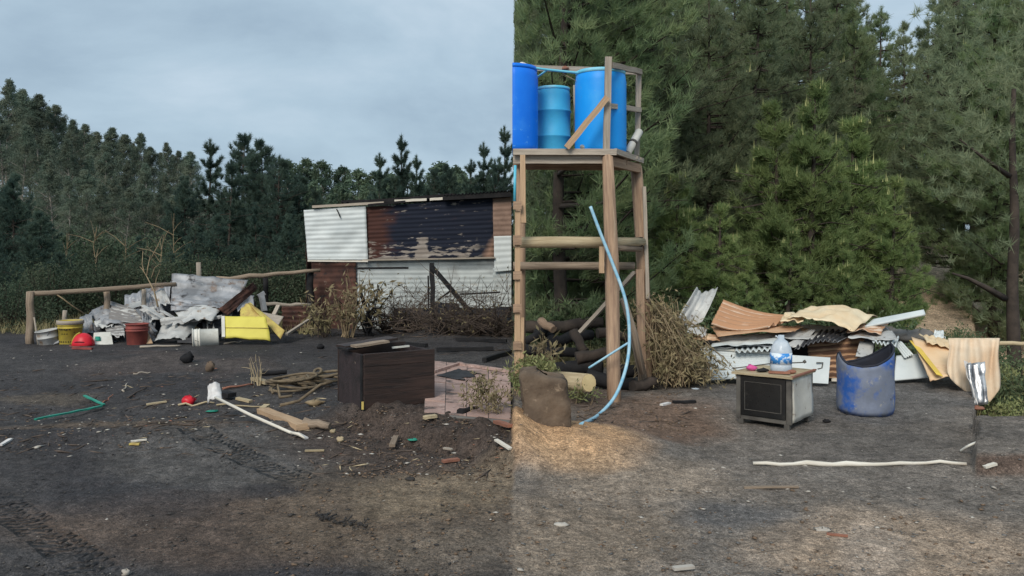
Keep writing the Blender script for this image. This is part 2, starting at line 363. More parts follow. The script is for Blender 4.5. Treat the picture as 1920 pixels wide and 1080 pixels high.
# ================================================================ ground
def ground():
    Ys = np.concatenate([[-60, -20, -6, -2, 0.2], np.geomspace(.9, 40, 520), np.geomspace(43, 120, 24), [200, 500, 1500]])
    u = np.concatenate([[-60, -9, -3, -1.4], np.linspace(-.8, .8, 520), [1.4, 3, 9, 60]])
    YY, UU = np.meshgrid(Ys, u, indexing='ij')
    XX = UU*np.maximum(np.abs(YY), 3.0)
    XX = np.where(np.abs(UU) <= .8, UU*np.maximum(YY, .9), UU*np.maximum(np.abs(YY), 3.0))
    ZZ = hgt(XX, np.maximum(YY, .5))
    near = 1-sst(YY, 11, 16)
    rough = .35+.65*np.clip(fbm(XX*.9, YY*.9, 31)+.5, 0, 1)
    ZZ = ZZ+near*rough*(.011*vn(XX*9, YY*9, 11)+.008*vn(XX*21, YY*21, 12)+.004*vn(XX*40, YY*40, 13))
    bank = sst(-XX, -.05, .1)*sst(XX, -2.2, -1.0)*sst(YY-(5.72-.95*XX), -.1, .15)*(1-sst(YY-(5.72-.95*XX), .6, 1.2))
    ZZ = ZZ+bank*(.05*vn(XX*7, YY*7, 41)+.03*vn(XX*16, YY*16, 42))
    # colour of the soil itself: soot, ash, bare earth, sand
    PXp = 960+FOC*XX/np.maximum(YY, .5); PYp = HOR+FOC*CAMZ/np.maximum(YY, .5)
    wob = 60*fbm(XX*1.1, YY*1.1, 51); wob2 = 30*fbm(XX*1.4+7, YY*1.4, 52)
    def blob(cx, cy, rx, ry, p=2.):
        return np.clip(1.35-(np.abs((PXp+wob-cx)/rx)**p+np.abs((PYp+wob2-cy)/ry)**p), 0, 1)
    C = np.empty(XX.shape+(3,)); n1 = fbm(XX*.7, YY*.7, 61); n2 = fbm(XX*3, YY*3, 62)
    def mixc(m, col): C[:] = C*(1-m[..., None])+np.array(col)*m[..., None]
    C[:] = (.034, .031, .032)
    mixc(np.clip(n1+.2, 0, 1)*.8, (.060, .055, .053))
    mixc(blob(430, 860, 250, 70)*.8, (.080, .073, .068))
    mixc(blob(420, 990, 420, 70)*.6, (.105, .072, .052))
    mixc(blob(780, 960, 330, 100)*.75, (.105, .078, .055))
    mixc(blob(850, 925, 190, 50)*.8, (.165, .125, .085))
    mixc(blob(900, 1040, 200, 60)*.5, (.15, .12, .092))
    mixc(blob(250, 800, 260, 18)*.55, (.115, .08, .052))
    mixc(blob(60, 740, 120, 14)*.5, (.11, .085, .06))
    mixc(blob(800, 835, 260, 48)*.85, (.060, .043, .034))
    mixc(blob(330, 690, 200, 16)*.35, (.09, .065, .055))
    mixc(blob(250, 930, 160, 45)*.5, (.032, .031, .035))
    mixc(blob(500, 925, 80, 20)*.7, (.028, .028, .032))
    rt = sst(XX+.02*vn(YY*9, XX*0, 5), -.012, .012)
    D = C.copy()
    C[:] = (.152, .129, .109)
    mixc(np.clip(n1*1.4+.15, 0, 1)*.8, (.078, .070, .064))
    mixc(np.clip(n2*1.3, 0, 1)*.35, (.15, .135, .12))
    mixc(blob(1700, 1030, 330, 75)*.9, (.26, .195, .142))
    mixc(blob(1630, 1040, 70, 60)*.55, (.30, .245, .20))
    mixc(blob(1080, 1010, 200, 90)*.7, (.19, .145, .105))
    mixc(blob(1200, 900, 190, 38)*.7, (.235, .185, .14))
    mixc(blob(1230, 785, 150, 42)*.9, (.13, .083, .058))
    mixc(blob(1000, 850, 230, 50)*.95, (.385, .235, .128))
    mixc(blob(1100, 880, 90, 16)*.6, (.31, .21, .13))
    mixc(blob(1060, 745, 110, 30)*.9, (.085, .06, .046))
    mixc(blob(1600, 745, 300, 40)*.5, (.10, .10, .102))
    mixc(blob(1350, 965, 120, 22)*.6, (.08, .08, .083))
    mixc(sst(XX-.577*YY, .0, .03)*sst(YY, 5.6, 5.7)*(1-sst(YY, 5.76, 5.85)), (.075, .053, .042))
    C[:] = D*(1-rt[..., None])+C*rt[..., None]
    far = sst(YY+1.2*n1, 11.5, 13.5)[..., None]*np.where(XX < 0, sst(YY, 16, 18), 1)[..., None]
    C[:] = C*(1-far)+np.array((.045, .048, .03))*far
    hill = (sst(YY, 13.5, 15.5)*rt*sst(XX/np.maximum(YY, 1), .38, .46))[..., None]
    C[:] = C*(1-hill)+np.array((.40, .30, .21))*hill
    nr, nc = XX.shape; idx = np.arange(nr*nc).reshape(nr, nc)
    fa = np.stack([idx[:-1, :-1], idx[:-1, 1:], idx[1:, 1:], idx[1:, :-1]], -1).reshape(-1, 4)
    me = fast_mesh('ground', np.stack([XX, YY, ZZ], -1).reshape(-1, 3), fa)
    a = me.attributes.new('soil', 'FLOAT_COLOR', 'POINT')
    a.data.foreach_set('color', np.concatenate([C.reshape(-1, 3), np.ones((nr*nc, 1))], 1).astype(np.float32).ravel())
    me.polygons.foreach_set('use_smooth', np.ones(len(fa), bool))
    m = bpy.data.materials.new('scorched_earth'); m.use_nodes = True; t = m.node_tree; t.nodes.clear(); n = t.nodes.new; ln = t.links.new
    o = n('ShaderNodeOutputMaterial'); b = n('ShaderNodeBsdfPrincipled'); ln(b.outputs[0], o.inputs[0]); b.inputs['Roughness'].default_value = .9; b.inputs['Specular IOR Level'].default_value = .25
    at = n('ShaderNodeAttribute'); at.attribute_name = 'soil'; tcn = n('ShaderNodeTexCoord')
    col = at.outputs['Color']
    for sc, lo, hi, a0, a1 in ((2.2, .3, .7, .72, 1.28), (9, .3, .7, .60, 1.45), (38, .32, .68, .55, 1.55), (110, .35, .65, .55, 1.6), (330, .36, .64, .55, 1.6)):
        z = n('ShaderNodeTexNoise'); z.inputs['Scale'].default_value = sc; z.inputs['Detail'].default_value = 6; z.inputs['Roughness'].default_value = .65
        ln(tcn.outputs['Object'], z.inputs['Vector'])
        mr = n('ShaderNodeMapRange'); mr.inputs[1].default_value = lo; mr.inputs[2].default_value = hi; mr.inputs[3].default_value = a0; mr.inputs[4].default_value = a1
        ln(z.outputs[0], mr.inputs[0])
        vm = n('ShaderNodeVectorMath'); vm.operation = 'SCALE'; ln(col, vm.inputs[0]); ln(mr.outputs[0], vm.inputs[3]); col = vm.outputs[0]
    # sprinkled pale grit
    vo = n('ShaderNodeTexVoronoi'); vo.inputs['Scale'].default_value = 26; ln(tcn.outputs['Object'], vo.inputs['Vector'])
    mr = n('ShaderNodeMapRange'); mr.inputs[1].default_value = .13; mr.inputs[2].default_value = .08; ln(vo.outputs['Distance'], mr.inputs[0])
    z = n('ShaderNodeTexNoise'); z.inputs['Scale'].default_value = 3.1; ln(tcn.outputs['Object'], z.inputs['Vector'])
    mr2 = n('ShaderNodeMapRange'); mr2.inputs[1].default_value = .58; mr2.inputs[2].default_value = .66; ln(z.outputs[0], mr2.inputs[0])
    mu = n('ShaderNodeMath'); mu.operation = 'MULTIPLY'; ln(mr.outputs[0], mu.inputs[0]); ln(mr2.outputs[0], mu.inputs[1])
    mu2 = n('ShaderNodeMath'); mu2.operation = 'MULTIPLY'; mu2.inputs[1].default_value = .55; ln(mu.outputs[0], mu2.inputs[0])
    mi = n('ShaderNodeMix'); mi.data_type = 'RGBA'; mi.inputs[7].default_value = (.42, .39, .35, 1); ln(mu2.outputs[0], mi.inputs[0]); ln(col, mi.inputs[6]); ln(mi.outputs[2], b.inputs['Base Color'])
    # relief: grains, clods and two runs of tyre tread
    hsum = None
    def addh(sock, f):
        nonlocal hsum
        q = n('ShaderNodeMath'); q.operation = 'MULTIPLY'; q.inputs[1].default_value = f; ln(sock, q.inputs[0])
        if hsum is None: hsum = q.outputs[0]
        else:
            s = n('ShaderNodeMath'); s.operation = 'ADD'; ln(hsum, s.inputs[0]); ln(q.outputs[0], s.inputs[1]); hsum = s.outputs[0]
    for sc, f in ((12, .02), (45, .013), (150, .006), (380, .0025)):
        z = n('ShaderNodeTexNoise'); z.inputs['Scale'].default_value = sc; z.inputs['Detail'].default_value = 5; ln(tcn.outputs['Object'], z.inputs['Vector']); addh(z.outputs[0], f)
    for (p0, p1, wd) in (((335, 795), (585, 905), .15), ((690, 1040), (560, 880), .0), ((-20, 925), (200, 1085), .13), ((10, 1080), (60, 960), .0)):
        if wd == 0: continue
        a_ = G(*p0); b_ = G(*p1); d = (b_-a_); dl = math.hypot(d.x, d.y); ang = math.atan2(d.y, d.x)
        mp_ = n('ShaderNodeMapping'); mp_.vector_type = 'TEXTURE'; mp_.inputs['Location'].default_value = (a_.x, a_.y, 0); mp_.inputs['Rotation'].default_value = (0, 0, ang)
        ln(tcn.outputs['Object'], mp_.inputs[0]); sx = n('ShaderNodeSeparateXYZ'); ln(mp_.outputs[0], sx.inputs[0])
        def mth(op, a, bb=None, c=None):
            q = n('ShaderNodeMath'); q.operation = op
            for i, v_ in enumerate((a, bb, c)):
                if v_ is None: continue
                if isinstance(v_, (int, float)): q.inputs[i].default_value = v_
                else: ln(v_, q.inputs[i])
            return q.outputs[0]
        av = mth('ABSOLUTE', sx.outputs[1]); ph = mth('MULTIPLY_ADD', av, 40., mth('MULTIPLY', sx.outputs[0], 2*math.pi/.075))
        lug = mth('SMOOTH_MAX', mth('SINE', ph), -.2, .3); row = mth('SINE', mth('MULTIPLY', av, 2*math.pi/.07)); lug = mth('MULTIPLY', lug, mth('MULTIPLY_ADD', row, .5, .6))
        win = n('ShaderNodeMapRange'); win.inputs[1].default_value = wd; win.inputs[2].default_value = wd-.03; ln(av, win.inputs[0])
        w2 = n('ShaderNodeMapRange'); w2.inputs[1].default_value = 0; w2.inputs[2].default_value = .3; ln(sx.outputs[0], w2.inputs[0])
        w3 = n('ShaderNodeMapRange'); w3.inputs[1].default_value = dl; w3.inputs[2].default_value = dl-.4; ln(sx.outputs[0], w3.inputs[0])
        zn = n('ShaderNodeTexNoise'); zn.inputs['Scale'].default_value = 4; ln(tcn.outputs['Object'], zn.inputs['Vector'])
        zr = n('ShaderNodeMapRange'); zr.inputs[1].default_value = .38; zr.inputs[2].default_value = .55; ln(zn.outputs[0], zr.inputs[0])
        k = mth('MULTIPLY', mth('MULTIPLY', win.outputs[0], w2.outputs[0]), mth('MULTIPLY', w3.outputs[0], zr.outputs[0]))
        addh(mth('MULTIPLY', mth('ADD', lug, -.8), k), .075)
    bp = n('ShaderNodeBump'); bp.inputs['Strength'].default_value = 1.0; bp.inputs['Distance'].default_value = 1.0; ln(hsum, bp.inputs['Height']); ln(bp.outputs[0], b.inputs['Normal'])
    me.materials.append(m)
    ob = bpy.data.objects.new('ground', me); COL.objects.link(ob); ob['kind'] = 'structure'; ob['label'] = 'soot-blackened bare earth yard with brown soil patches and tyre tracks'
ground()

mat('clod_soot', (.075, .07, .067), (.14, .125, .11), 3, .95, .3)
# litter too fine to pick apart
def scatter(name, label, m, n, regions, smin, smax, flat=.5, twig=False):
    co = []; fa = []; base = np.array([(1, 0, 0), (0, 1, 0), (-1, 0, 0), (0, -1, 0), (0, 0, 1), (0, 0, -1)], float)
    tri = np.array([(0, 1, 4), (1, 2, 4), (2, 3, 4), (3, 0, 4), (1, 0, 5), (2, 1, 5), (3, 2, 5), (0, 3, 5)])
    wts = np.array([r[4] for r in regions], float); wts /= wts.sum()
    px = []; py = []
    for r, k in zip(regions, rng.multinomial(n, wts)):
        px.append(rng.uniform(r[0], r[2], k)); py.append(rng.uniform(r[1], r[3], k))
    px = np.concatenate(px); py = np.concatenate(py); Y = FOC*CAMZ/(py-HOR); X = (px-960)/FOC*Y
    keep = fbm(X*1.2, Y*1.2, 77, 3) > rng.uniform(-.5, .25, len(X)); X = X[keep]; Y = Y[keep]; Z = hgt(X, Y); k = len(X)
    s = smin*(smax/smin)**(rng.random(k)**2.2)
    sc = np.stack([s*rng.uniform(.7, 1.6, k), s*rng.uniform(.5, 1.1, k), s*rng.uniform(flat*.5, flat, k)], 1)
    if twig: sc = np.stack([s*rng.uniform(3, 7, k), s*.35, s*.3], 1)
    a = rng.uniform(0, 6.28, k); tl = rng.uniform(-.3, .3, k)
    v = base[None]*sc[:, None]*(1+.5*(rng.random((k, 6, 1))-.5))
    x = v[..., 0]*np.cos(a)[:, None]-v[..., 1]*np.sin(a)[:, None]; y = v[..., 0]*np.sin(a)[:, None]+v[..., 1]*np.cos(a)[:, None]; z = v[..., 2]+x*tl[:, None]*.5
    co = np.stack([x+X[:, None], y+Y[:, None], z+Z[:, None]+sc[:, 2:3]*.4], -1).reshape(-1, 3)
    fa = (tri[None]+6*np.arange(k)[:, None, None]).reshape(-1, 3)
    me = fast_mesh(name, co, fa); me.materials.append(MAT[m]); o = bpy.data.objects.new(name, me); COL.objects.link(o)
    o['kind'] = 'stuff'; o['label'] = label; o['category'] = 'litter'
scatter('charcoal_crumbs', 'crumbs of charcoal and soot strewn over the left yard', 'clod', 5200, [(0, 655, 960, 1080, 3), (640, 790, 960, 890, 2.5), (0, 740, 480, 860, 1.2)], .004, .020, .35)
scatter('brown_clods', 'brown soil clods on the bank and below the tower', 'clod_brown', 3800, [(640, 800, 960, 895, 2), (1080, 735, 1290, 815, 1.8), (0, 770, 500, 850, .7), (960, 900, 1920, 1080, .7), (500, 880, 960, 1080, .8)], .005, .022, .4)
scatter('ash_clods', 'grey ash clods over the right yard', 'clod_grey', 2400, [(960, 740, 1920, 1080, 1)], .004, .016, .35)
scatter('soot_grains', 'fine grey grains over the left yard', 'clod_soot', 7000, [(0, 660, 960, 1080, 1)], .003, .011, .4)
scatter('pale_chips', 'pale chips of plaster and plastic trodden into soot', 'chip_pale', 900, [(0, 660, 640, 860, 2.4), (640, 780, 960, 890, .8), (1200, 740, 1920, 1000, .8), (0, 860, 1920, 1080, .5)], .006, .028, .3)
scatter('pale_rubble', 'pale splinters and shards among the debris left of the chest', 'chip_pale', 120, [(180, 700, 640, 800, 2), (560, 800, 960, 880, 1.2), (0, 760, 200, 850, .8)], .012, .040, .3)
scatter('wood_splinters', 'brown wood splinters in the debris band', 'split_wood', 110, [(200, 720, 640, 830, 2), (600, 790, 960, 880, 1.5)], .008, .022, .3, True)
scatter('rusty_flakes', 'rust and brick flakes in the debris band', 'orange_clay', 60, [(200, 690, 640, 830, 2), (600, 790, 960, 885, 1.5)], .008, .026, .3)
scatter('twig_litter', 'short dry twigs and splinters lying in the debris band', 'dead_twig', 1500, [(0, 700, 640, 850, 2), (560, 770, 960, 890, 1.6), (560, 630, 960, 680, 1.2), (1080, 735, 1300, 810, 1), (0, 700, 640, 850, 2)], .008, .034, .3, True)

# ================================================================ trees
def needles(pos, dr, ln_, k, wid, spread):
    T = len(pos); d = dr[:, None]+spread*rng.normal(size=(T, k, 3)); d /= np.linalg.norm(d, axis=2, keepdims=True)
    b = pos[:, None]+.02*rng.normal(size=(T, k, 3)); l = ln_*rng.uniform(.6, 1.15, (T, k, 1))
    q = np.cross(d, rng.normal(size=(T, k, 3))); q /= np.maximum(np.linalg.norm(q, axis=2, keepdims=True), 1e-6)
    v = np.stack([b-q*wid/2, b+q*wid/2, b+d*l], 2).reshape(-1, 3); return v
def leaves(pos, sp, k, ln_, wid, droop):
    T = len(pos); b = pos[:, None]+sp*rng.normal(size=(T, k, 3))*np.array((1, 1, .75)); d = rng.normal(size=(T, k, 3)); d[..., 2] -= droop
    d /= np.linalg.norm(d, axis=2, keepdims=True); q = np.cross(d, rng.normal(size=(T, k, 3))); q /= np.maximum(np.linalg.norm(q, axis=2, keepdims=True), 1e-6)
    l = ln_*rng.uniform(.6, 1.3, (T, k, 1)); m_ = b+d*l*.45
    return np.stack([b, m_-q*wid/2, b+d*l, m_+q*wid/2], 2).reshape(-1, 3)
def tri_obj(name, v, k, mats, parent, cand=None):
    fa = np.arange(len(v)).reshape(-1, k); n0 = len(fa)
    if cand is not None and len(cand):
        fa = np.concatenate([fa, len(v)+np.arange(len(cand)).reshape(-1, k)]); v = np.concatenate([v, cand])
    me = fast_mesh(name, v, fa)
    for m_ in mats: me.materials.append(MAT[m_])
    mi = np.zeros(len(fa), np.int32); mi[n0:] = 1; me.polygons.foreach_set('material_index', mi)
    o = bpy.data.objects.new(name, me); COL.objects.link(o); o.parent = parent; return o
def pine(seed, H, Rad, base, dz, m, tuft=.19, step=.125, k=22, wid=.015, prof=1.5, up=.35, candles=0, clipx=None, name='pine_tree', lean=0, trunk_r=.12, bush=.6, leader=.45):
    global rng
    keep = rng; rng = np.random.default_rng(seed); rr = random.Random(seed)
    root = thing(name, 'x', 'tree'); tb = MB(); pos = []; dr = []; cand = []
    tr = lambda z: Vector((lean*(z/H)**2+.06*math.sin(z*.9+seed), .05*math.cos(z*.7+seed), z))
    tb.tube([tr(H*i/9) for i in range(10)], [trunk_r*(1-.9*i/9) for i in range(10)], 7)
    z = base
    while z < H-.1:
        t = (z-base)/(H-base); r0 = Rad*(1-t**prof)*(.55+.45*min(1, t*5+.4))+.12
        for i in range(rr.choice((4, 5, 6))):
            a = rr.random()*6.283; r = r0*rr.uniform(.65, 1.12); zz = z+rr.uniform(-.12, .12)
            o = tr(zz); tip_up = up*r*rr.uniform(.6, 1.3)
            f = lambda s: o+Vector((math.cos(a)*r*s, math.sin(a)*r*s, tip_up*(s*s)-.08*r*math.sin(math.pi*s)))
            if clipx is None or f(.95).x > clipx+.05: tb.tube([f(0), f(.5), f(.95)], [.02+.012*r, .012+.006*r, .006], 3, cap=False)
            n = max(3, int(r/step))
            for q in range(n):
                s = .22+.78*(q+.5)/n; c = f(s); nside = 1+int(2.2*(1-abs(s-.55)))
                lat = Vector((-math.sin(a), math.cos(a), 0))
                for _ in range(nside+1):
                    off = lat*rr.uniform(-1, 1)*bush*r*(1.15-s)+Vector((rr.gauss(0, .03), rr.gauss(0, .03), rr.gauss(.02, .05)*(1+bush)))
                    p = c+off
                    if clipx is not None and p.x < clipx+.04: continue
                    d = Vector((math.cos(a)*.5, math.sin(a)*.5, .75))+off*1.2; d.normalize(); pos.append(p); dr.append(d)
            p = f(1); pos.append(p); dr.append(Vector((math.cos(a)*.4, math.sin(a)*.4, .9)).normalized())
            if candles and t > .35 and rr.random() < candles*(t if i else 1.5*t):
                for q_ in range(4):
                    b0 = p+Vector((rr.gauss(0, .03), rr.gauss(0, .03), .05)); hh = rr.uniform(.06, .14)+(.14 if q_ == 0 else 0); w_ = .012
                    for aa in (0, 2.1, 4.2):
                        cand += [b0+Vector((math.cos(aa)*w_, math.sin(aa)*w_, 0)), b0+Vector((math.cos(aa+2.1)*w_, math.sin(aa+2.1)*w_, 0)), b0+Vector((0, 0, hh))]
        z += dz*rr.uniform(.8, 1.2)
    for _ in range(26):
        z_ = rr.uniform(.4, H*.75); a = rr.random()*6.283; l_ = rr.uniform(.5, 1.1)*Rad; o = tr(z_); e_ = o+Vector((math.cos(a)*l_, math.sin(a)*l_, rr.uniform(-.25, .3)*l_))
        if clipx is None or e_.x > clipx+.05: tb.tube([o, o.lerp(e_, .5)+Vector((0, 0, rr.gauss(0, .06))), e_], [.022, .014, .005], 3, cap=False)
    for q in range(int(leader/.065)): pos.append(tr(H-.065*q)); dr.append(Vector((rr.gauss(0, .3), rr.gauss(0, .3), 1)).normalized())
    v = needles(np.array(pos), np.array(dr), tuft, k, wid, .55)
    if clipx is not None: v = v.reshape(-1, 3, 3); v = v[(v[:, :, 0] > clipx).all(1)].reshape(-1, 3)
    tb.build('trunk', 'bark_pine', root); tri_obj('crown', v, 3, [m, 'candle'], root, np.array([tuple(c) for c in cand]) if cand else None)
    rng = keep; return root
def gum(seed, H, Rad, base, m, ncl=120, k=80, ls=.21, lw=.065, name='eucalyptus_tree', sp=.34, pw=.68):
    global rng
    keep = rng; rng = np.random.default_rng(seed); rr = random.Random(seed); root = thing(name, 'x', 'tree'); tb = MB()
    tr = lambda z: Vector((.25*math.sin(z*.35+seed), .2*math.cos(z*.3+seed), z))
    tb.tube([tr(H*i/8) for i in range(9)], [.15*(1-.85*i/8) for i in range(9)], 6); pos = []
    for i in range(ncl):
        t = rr.random()**.75; z = base+(H-base)*t; r = Rad*min(1, .3+t*4)*(1-t)**pw*rr.random()**.5*(.75+.55*math.sin(z*1.7+seed)**2); a = rr.random()*6.283
        o = tr(z-r*.6 if z-r*.6 > 1 else 1); p = tr(z)+Vector((math.cos(a)*r, math.sin(a)*r, 0)); pos.append(p)
        if i % 2 == 0: tb.tube([o, o.lerp(p, .6)+Vector((0, 0, .1)), p], [.04, .025, .01], 3, cap=False)
    tt = np.array([p.z for p in pos]); v = leaves(np.array(pos), (sp*(1.15-.75*np.clip((tt-base)/(H-base), 0, 1)))[:, None, None], k, ls, lw, .8)
    tb.build('trunk', 'bark_gum', root); tri_obj('crown', v, 4, [m], root); rng = keep; return root
def bush(seed, H, Rad, m, ncl=60, k=60, ls=.12, lw=.045, name='bush', stem='dead_twig'):
    global rng
    keep = rng; rng = np.random.default_rng(seed); rr = random.Random(seed); root = thing(name, 'x', 'bush'); tb = MB(); pos = []
    for i in range(ncl):
        a = rr.random()*6.283; r = Rad*rr.random()**.6; z = H*rr.random()**.7*math.sqrt(max(.05, 1-(r/Rad)**2)); p = Vector((math.cos(a)*r, math.sin(a)*r, .1+z)); pos.append(p)
        tb.tube([Vector((rr.gauss(0, .08), rr.gauss(0, .08), 0)), p*.55+Vector((0, 0, .08)), p+Vector((0, 0, .12))], [.018, .011, .005], 3, cap=False)
    v = leaves(np.array(pos), Rad*.17, k, ls, lw, -.2); tb.build('stem', stem, root, kind='stuff'); tri_obj('foliage', v, 4, [m], root)['kind'] = 'stuff'; rng = keep; return root
USED = set()
def plant(proto, X, Y, s=1., rz=0., label='', cat='tree', group=None, name=None, dz=0, sx_=1.):
    if proto.name in USED: o = copy_tree(proto)
    else: o = proto; USED.add(proto.name)
    if name: o.name = name
    o.location = (X, Y, hz(X, Y)+dz-.05); o.rotation_euler = (0, 0, rz); o.scale = (s*sx_, s*sx_, s)
    for kk in ('label', 'category', 'group'):
        if kk in o: del o[kk]
    tag(o, label, cat, group); return o
ORD = ['first', 'second', 'third', 'fourth', 'fifth', 'sixth', 'seventh', 'eighth', 'ninth', 'tenth', 'eleventh', 'twelfth', 'thirteenth', 'fourteenth', 'fifteenth', 'sixteenth', 'seventeenth', 'eighteenth', 'nineteenth', 'twentieth', 'twenty-first', 'twenty-second', 'twenty-third', 'twenty-fourth']
def row(protos, spots, what, where, cat, group, name):
    """spots (px, top_row or None, depth, scale or None): one tree each; height set so that its top reaches the row"""
    for i, (px, top, Y, Hp) in enumerate(sorted(spots)):
        pr = protos[(i*7+i//3) % len(protos)]; X = (px-960)/FOC*Y; g = hz(X, Y)
        want = CAMZ-(top-HOR)/FOC*Y-g; s = want/Hp[protos.index(pr)] if isinstance(Hp, (list, tuple)) else want/Hp
        plant(pr, X, Y, s, (i*2.4+px*.37) % 6.28, label=f'{what}, {ORD[i]} from the left {where}', cat=cat, group=group, name=name, sx_=(1+.2*math.sin(i*2.7+px) if 'euca' in name or 'broad' in name else 1+.12*math.sin(i*2.7+px)))

mat('bush_dark', (.05, .085, .052), (.095, .115, .068), 1.2, .8, 0, var=.3, detail=3, trans=.3)
mat('needle_young', (.215, .30, .12), (.30, .37, .15), 1.0, .7, 0, var=.15, detail=3, trans=.5)
# ---- right half: pine plantation close behind the tower
pA = pine(11, 9.5, 2.0, .5, .44, 'needle_green', candles=.12, prof=1.9)
pB = pine(12, 9.5, 2.3, .3, .46, 'needle_olive', candles=.05, prof=1.8)
pC = pine(13, 5.0, 1.35, .15, .36, 'needle_young', tuft=.17, step=.09, candles=.34, prof=1.3, k=22)
pD = pine(14, 9.0, 2.0, 1.0, .48, 'needle_olive', candles=.04, prof=2.2, bush=.7)
pE = pine(15, 9.5, 2.2, .6, .42, 'needle_green', candles=.06, prof=2.6, clipx=-.75)
pF = pine(16, 9.5, 2.1, .6, .42, 'needle_olive', candles=.03, prof=2.6, clipx=-.75)
for pr, X, Y, s, lab in ((pE, .80, 12.9, 1.05, 'tall green pine nearest the shed, rising behind the blue drums'), (pF, .875, 14.6, 1.15, 'olive pine second in line behind the drums at the plantation edge'), (pE, 1.03, 16.6, 1.35, 'green pine third in line along the straight plantation edge'), (pF, 1.22, 19.5, 1.6, 'farthest pine along the straight plantation edge behind the drums')):
    plant(pr, X, Y, s, 0, lab, 'tree', 'pines on the straight edge of the plantation')
HA = [9.5, 9.5, 9.0]
row([pA, pB, pD], [(1125, -40, 17.5, HA), (1225, -60, 15.5, HA), (1330, -20, 16.5, HA), (1420, -50, 17, HA), (1520, -30, 18, HA), (1600, 5, 18.5, HA), (1800, -40, 19, HA), (1860, -60, 17.5, HA), (1940, -40, 17, HA)],
    'tall dense pine', 'in the middle rank of the plantation', 'tree', 'middle rank of plantation pines', 'pine_tree')
row([pB, pD, pA], [(1115, -120, 23, HA), (1180, -90, 24, HA), (1300, -110, 23, HA), (1380, -90, 25, HA), (1480, -110, 24, HA), (1570, -80, 24, HA), (1652, 36, 25, HA), (1695, 46, 23, HA), (1740, 14, 25, HA), (1830, -80, 24, HA), (1910, -100, 24, HA), (1990, -80, 23, HA)],
    'tall pine', 'in the back rank of the plantation', 'tree', 'back rank of plantation pines', 'pine_tree')
row([pD, pB, pA], [(1180, -160, 29, HA), (1250, -140, 30, HA), (1340, -150, 29, HA), (1430, -140, 30, HA), (1520, -140, 29, HA), (1600, -60, 30, HA), (1790, -60, 30, HA), (1870, -140, 29, HA), (1960, -150, 30, HA)],
    'half-hidden pine', 'in the farthest rank of the plantation', 'tree', 'farthest rank of plantation pines', 'pine_tree')
row([pC], [(1090, 395, 12.6, 5.0), (1265, 330, 13.6, 5.0), (1345, 385, 12.8, 5.0), (1460, 200, 14.2, 5.0), (1525, 160, 13.8, 5.0), (1592, 230, 14.3, 5.0), (1675, 335, 13.6, 5.0), (1480, 430, 12.9, 5.0), (1580, 450, 13.0, 5.0), (1200, 430, 12.9, 5.0), (1400, 470, 12.7, 5.0)],
    'young pine with yellowish shoots', 'before the plantation', 'tree', 'young pines with yellow shoots', 'young_pine')
b4 = bush(24, 1.3, .95, 'bush_dark', 80, 90, .075, .028); b5 = bush(25, 1.1, 1.1, 'bush_dark', 80, 90, .07, .026); b1 = bush(21, 1.2, .9, 'bush_leaf', 70, 60); b2 = bush(22, 1.0, 1.1, 'bush_leaf', 80, 55, .1, .04); b3 = bush(23, 1.3, .8, 'weed_leaf', 55, 50, .13, .04)
for i, (px, Y, s, pr) in enumerate(((1085, 12.2, .85, b1), (1180, 12.2, .9, b2), (1290, 12.4, .9, b1), (1420, 12.3, .8, b2), (1540, 12.4, .8, b1), (1650, 12.2, .75, b2), (1690, 12.6, .6, b1), (1840, 12.5, .5, b3), (1870, 12.8, .5, b3), (1905, 13.2, .75, b2), (1870, 10.4, .5, b3), (1935, 9.4, .55, b1), (1895, 8.8, .4, b3), (1800, 11.6, .5, b2))):
    plant(pr, (px-960)/FOC*Y, Y, s, i*1.7, f'leafy green bush, {ORD[i]} from the left at the foot of the plantation' if i < 10 else f'low yellow-green bush behind the hanging tan cloth, {ORD[i-10]} of the cluster', 'bush', 'bushes at the foot of the plantation', 'bush')
# thick dark trunk at the right edge
tb = thing('pine_tree', 'bare dark trunk with a low curved limb at the right edge', 'tree', (940/FOC*13.6, 13.6, hz(8.5, 13.6)))
q = MB(); b0 = Vector(tb['org'])
q.tube([b0+V(.02*math.sin(i), 0, .42*i-.1) for i in range(14)], [.125*(1-.055*i) for i in range(14)], 9, wob=.12); q.build('trunk', 'bark_pine', tb)
q = MB(); q.tube([P(1885, 560, 13.6), P(1850, 540, 13.45), P(1815, 522, 13.35), P(1785, 512, 13.3)], [.06, .045, .03, .015], 6); pass
q.build('limb', 'bark_pine', tb); q = MB(); q.tube([P(1893, 330, 13.6), P(1850, 300, 13.4), P(1800, 262, 13.2)], [.05, .03, .012], 5); q.build('limb', 'bark_pine', tb)
pos = np.array([tuple(P(1830+rnd.gauss(0, 70), 180+rnd.gauss(0, 120), 13.6+rnd.gauss(0, .8))) for _ in range(420)])-np.array(tb['org'])
tri_obj('crown', needles(pos, np.tile((0, 0, .8), (420, 1)), .17, 24, .012, .7), 3, ['needle_olive'], tb)

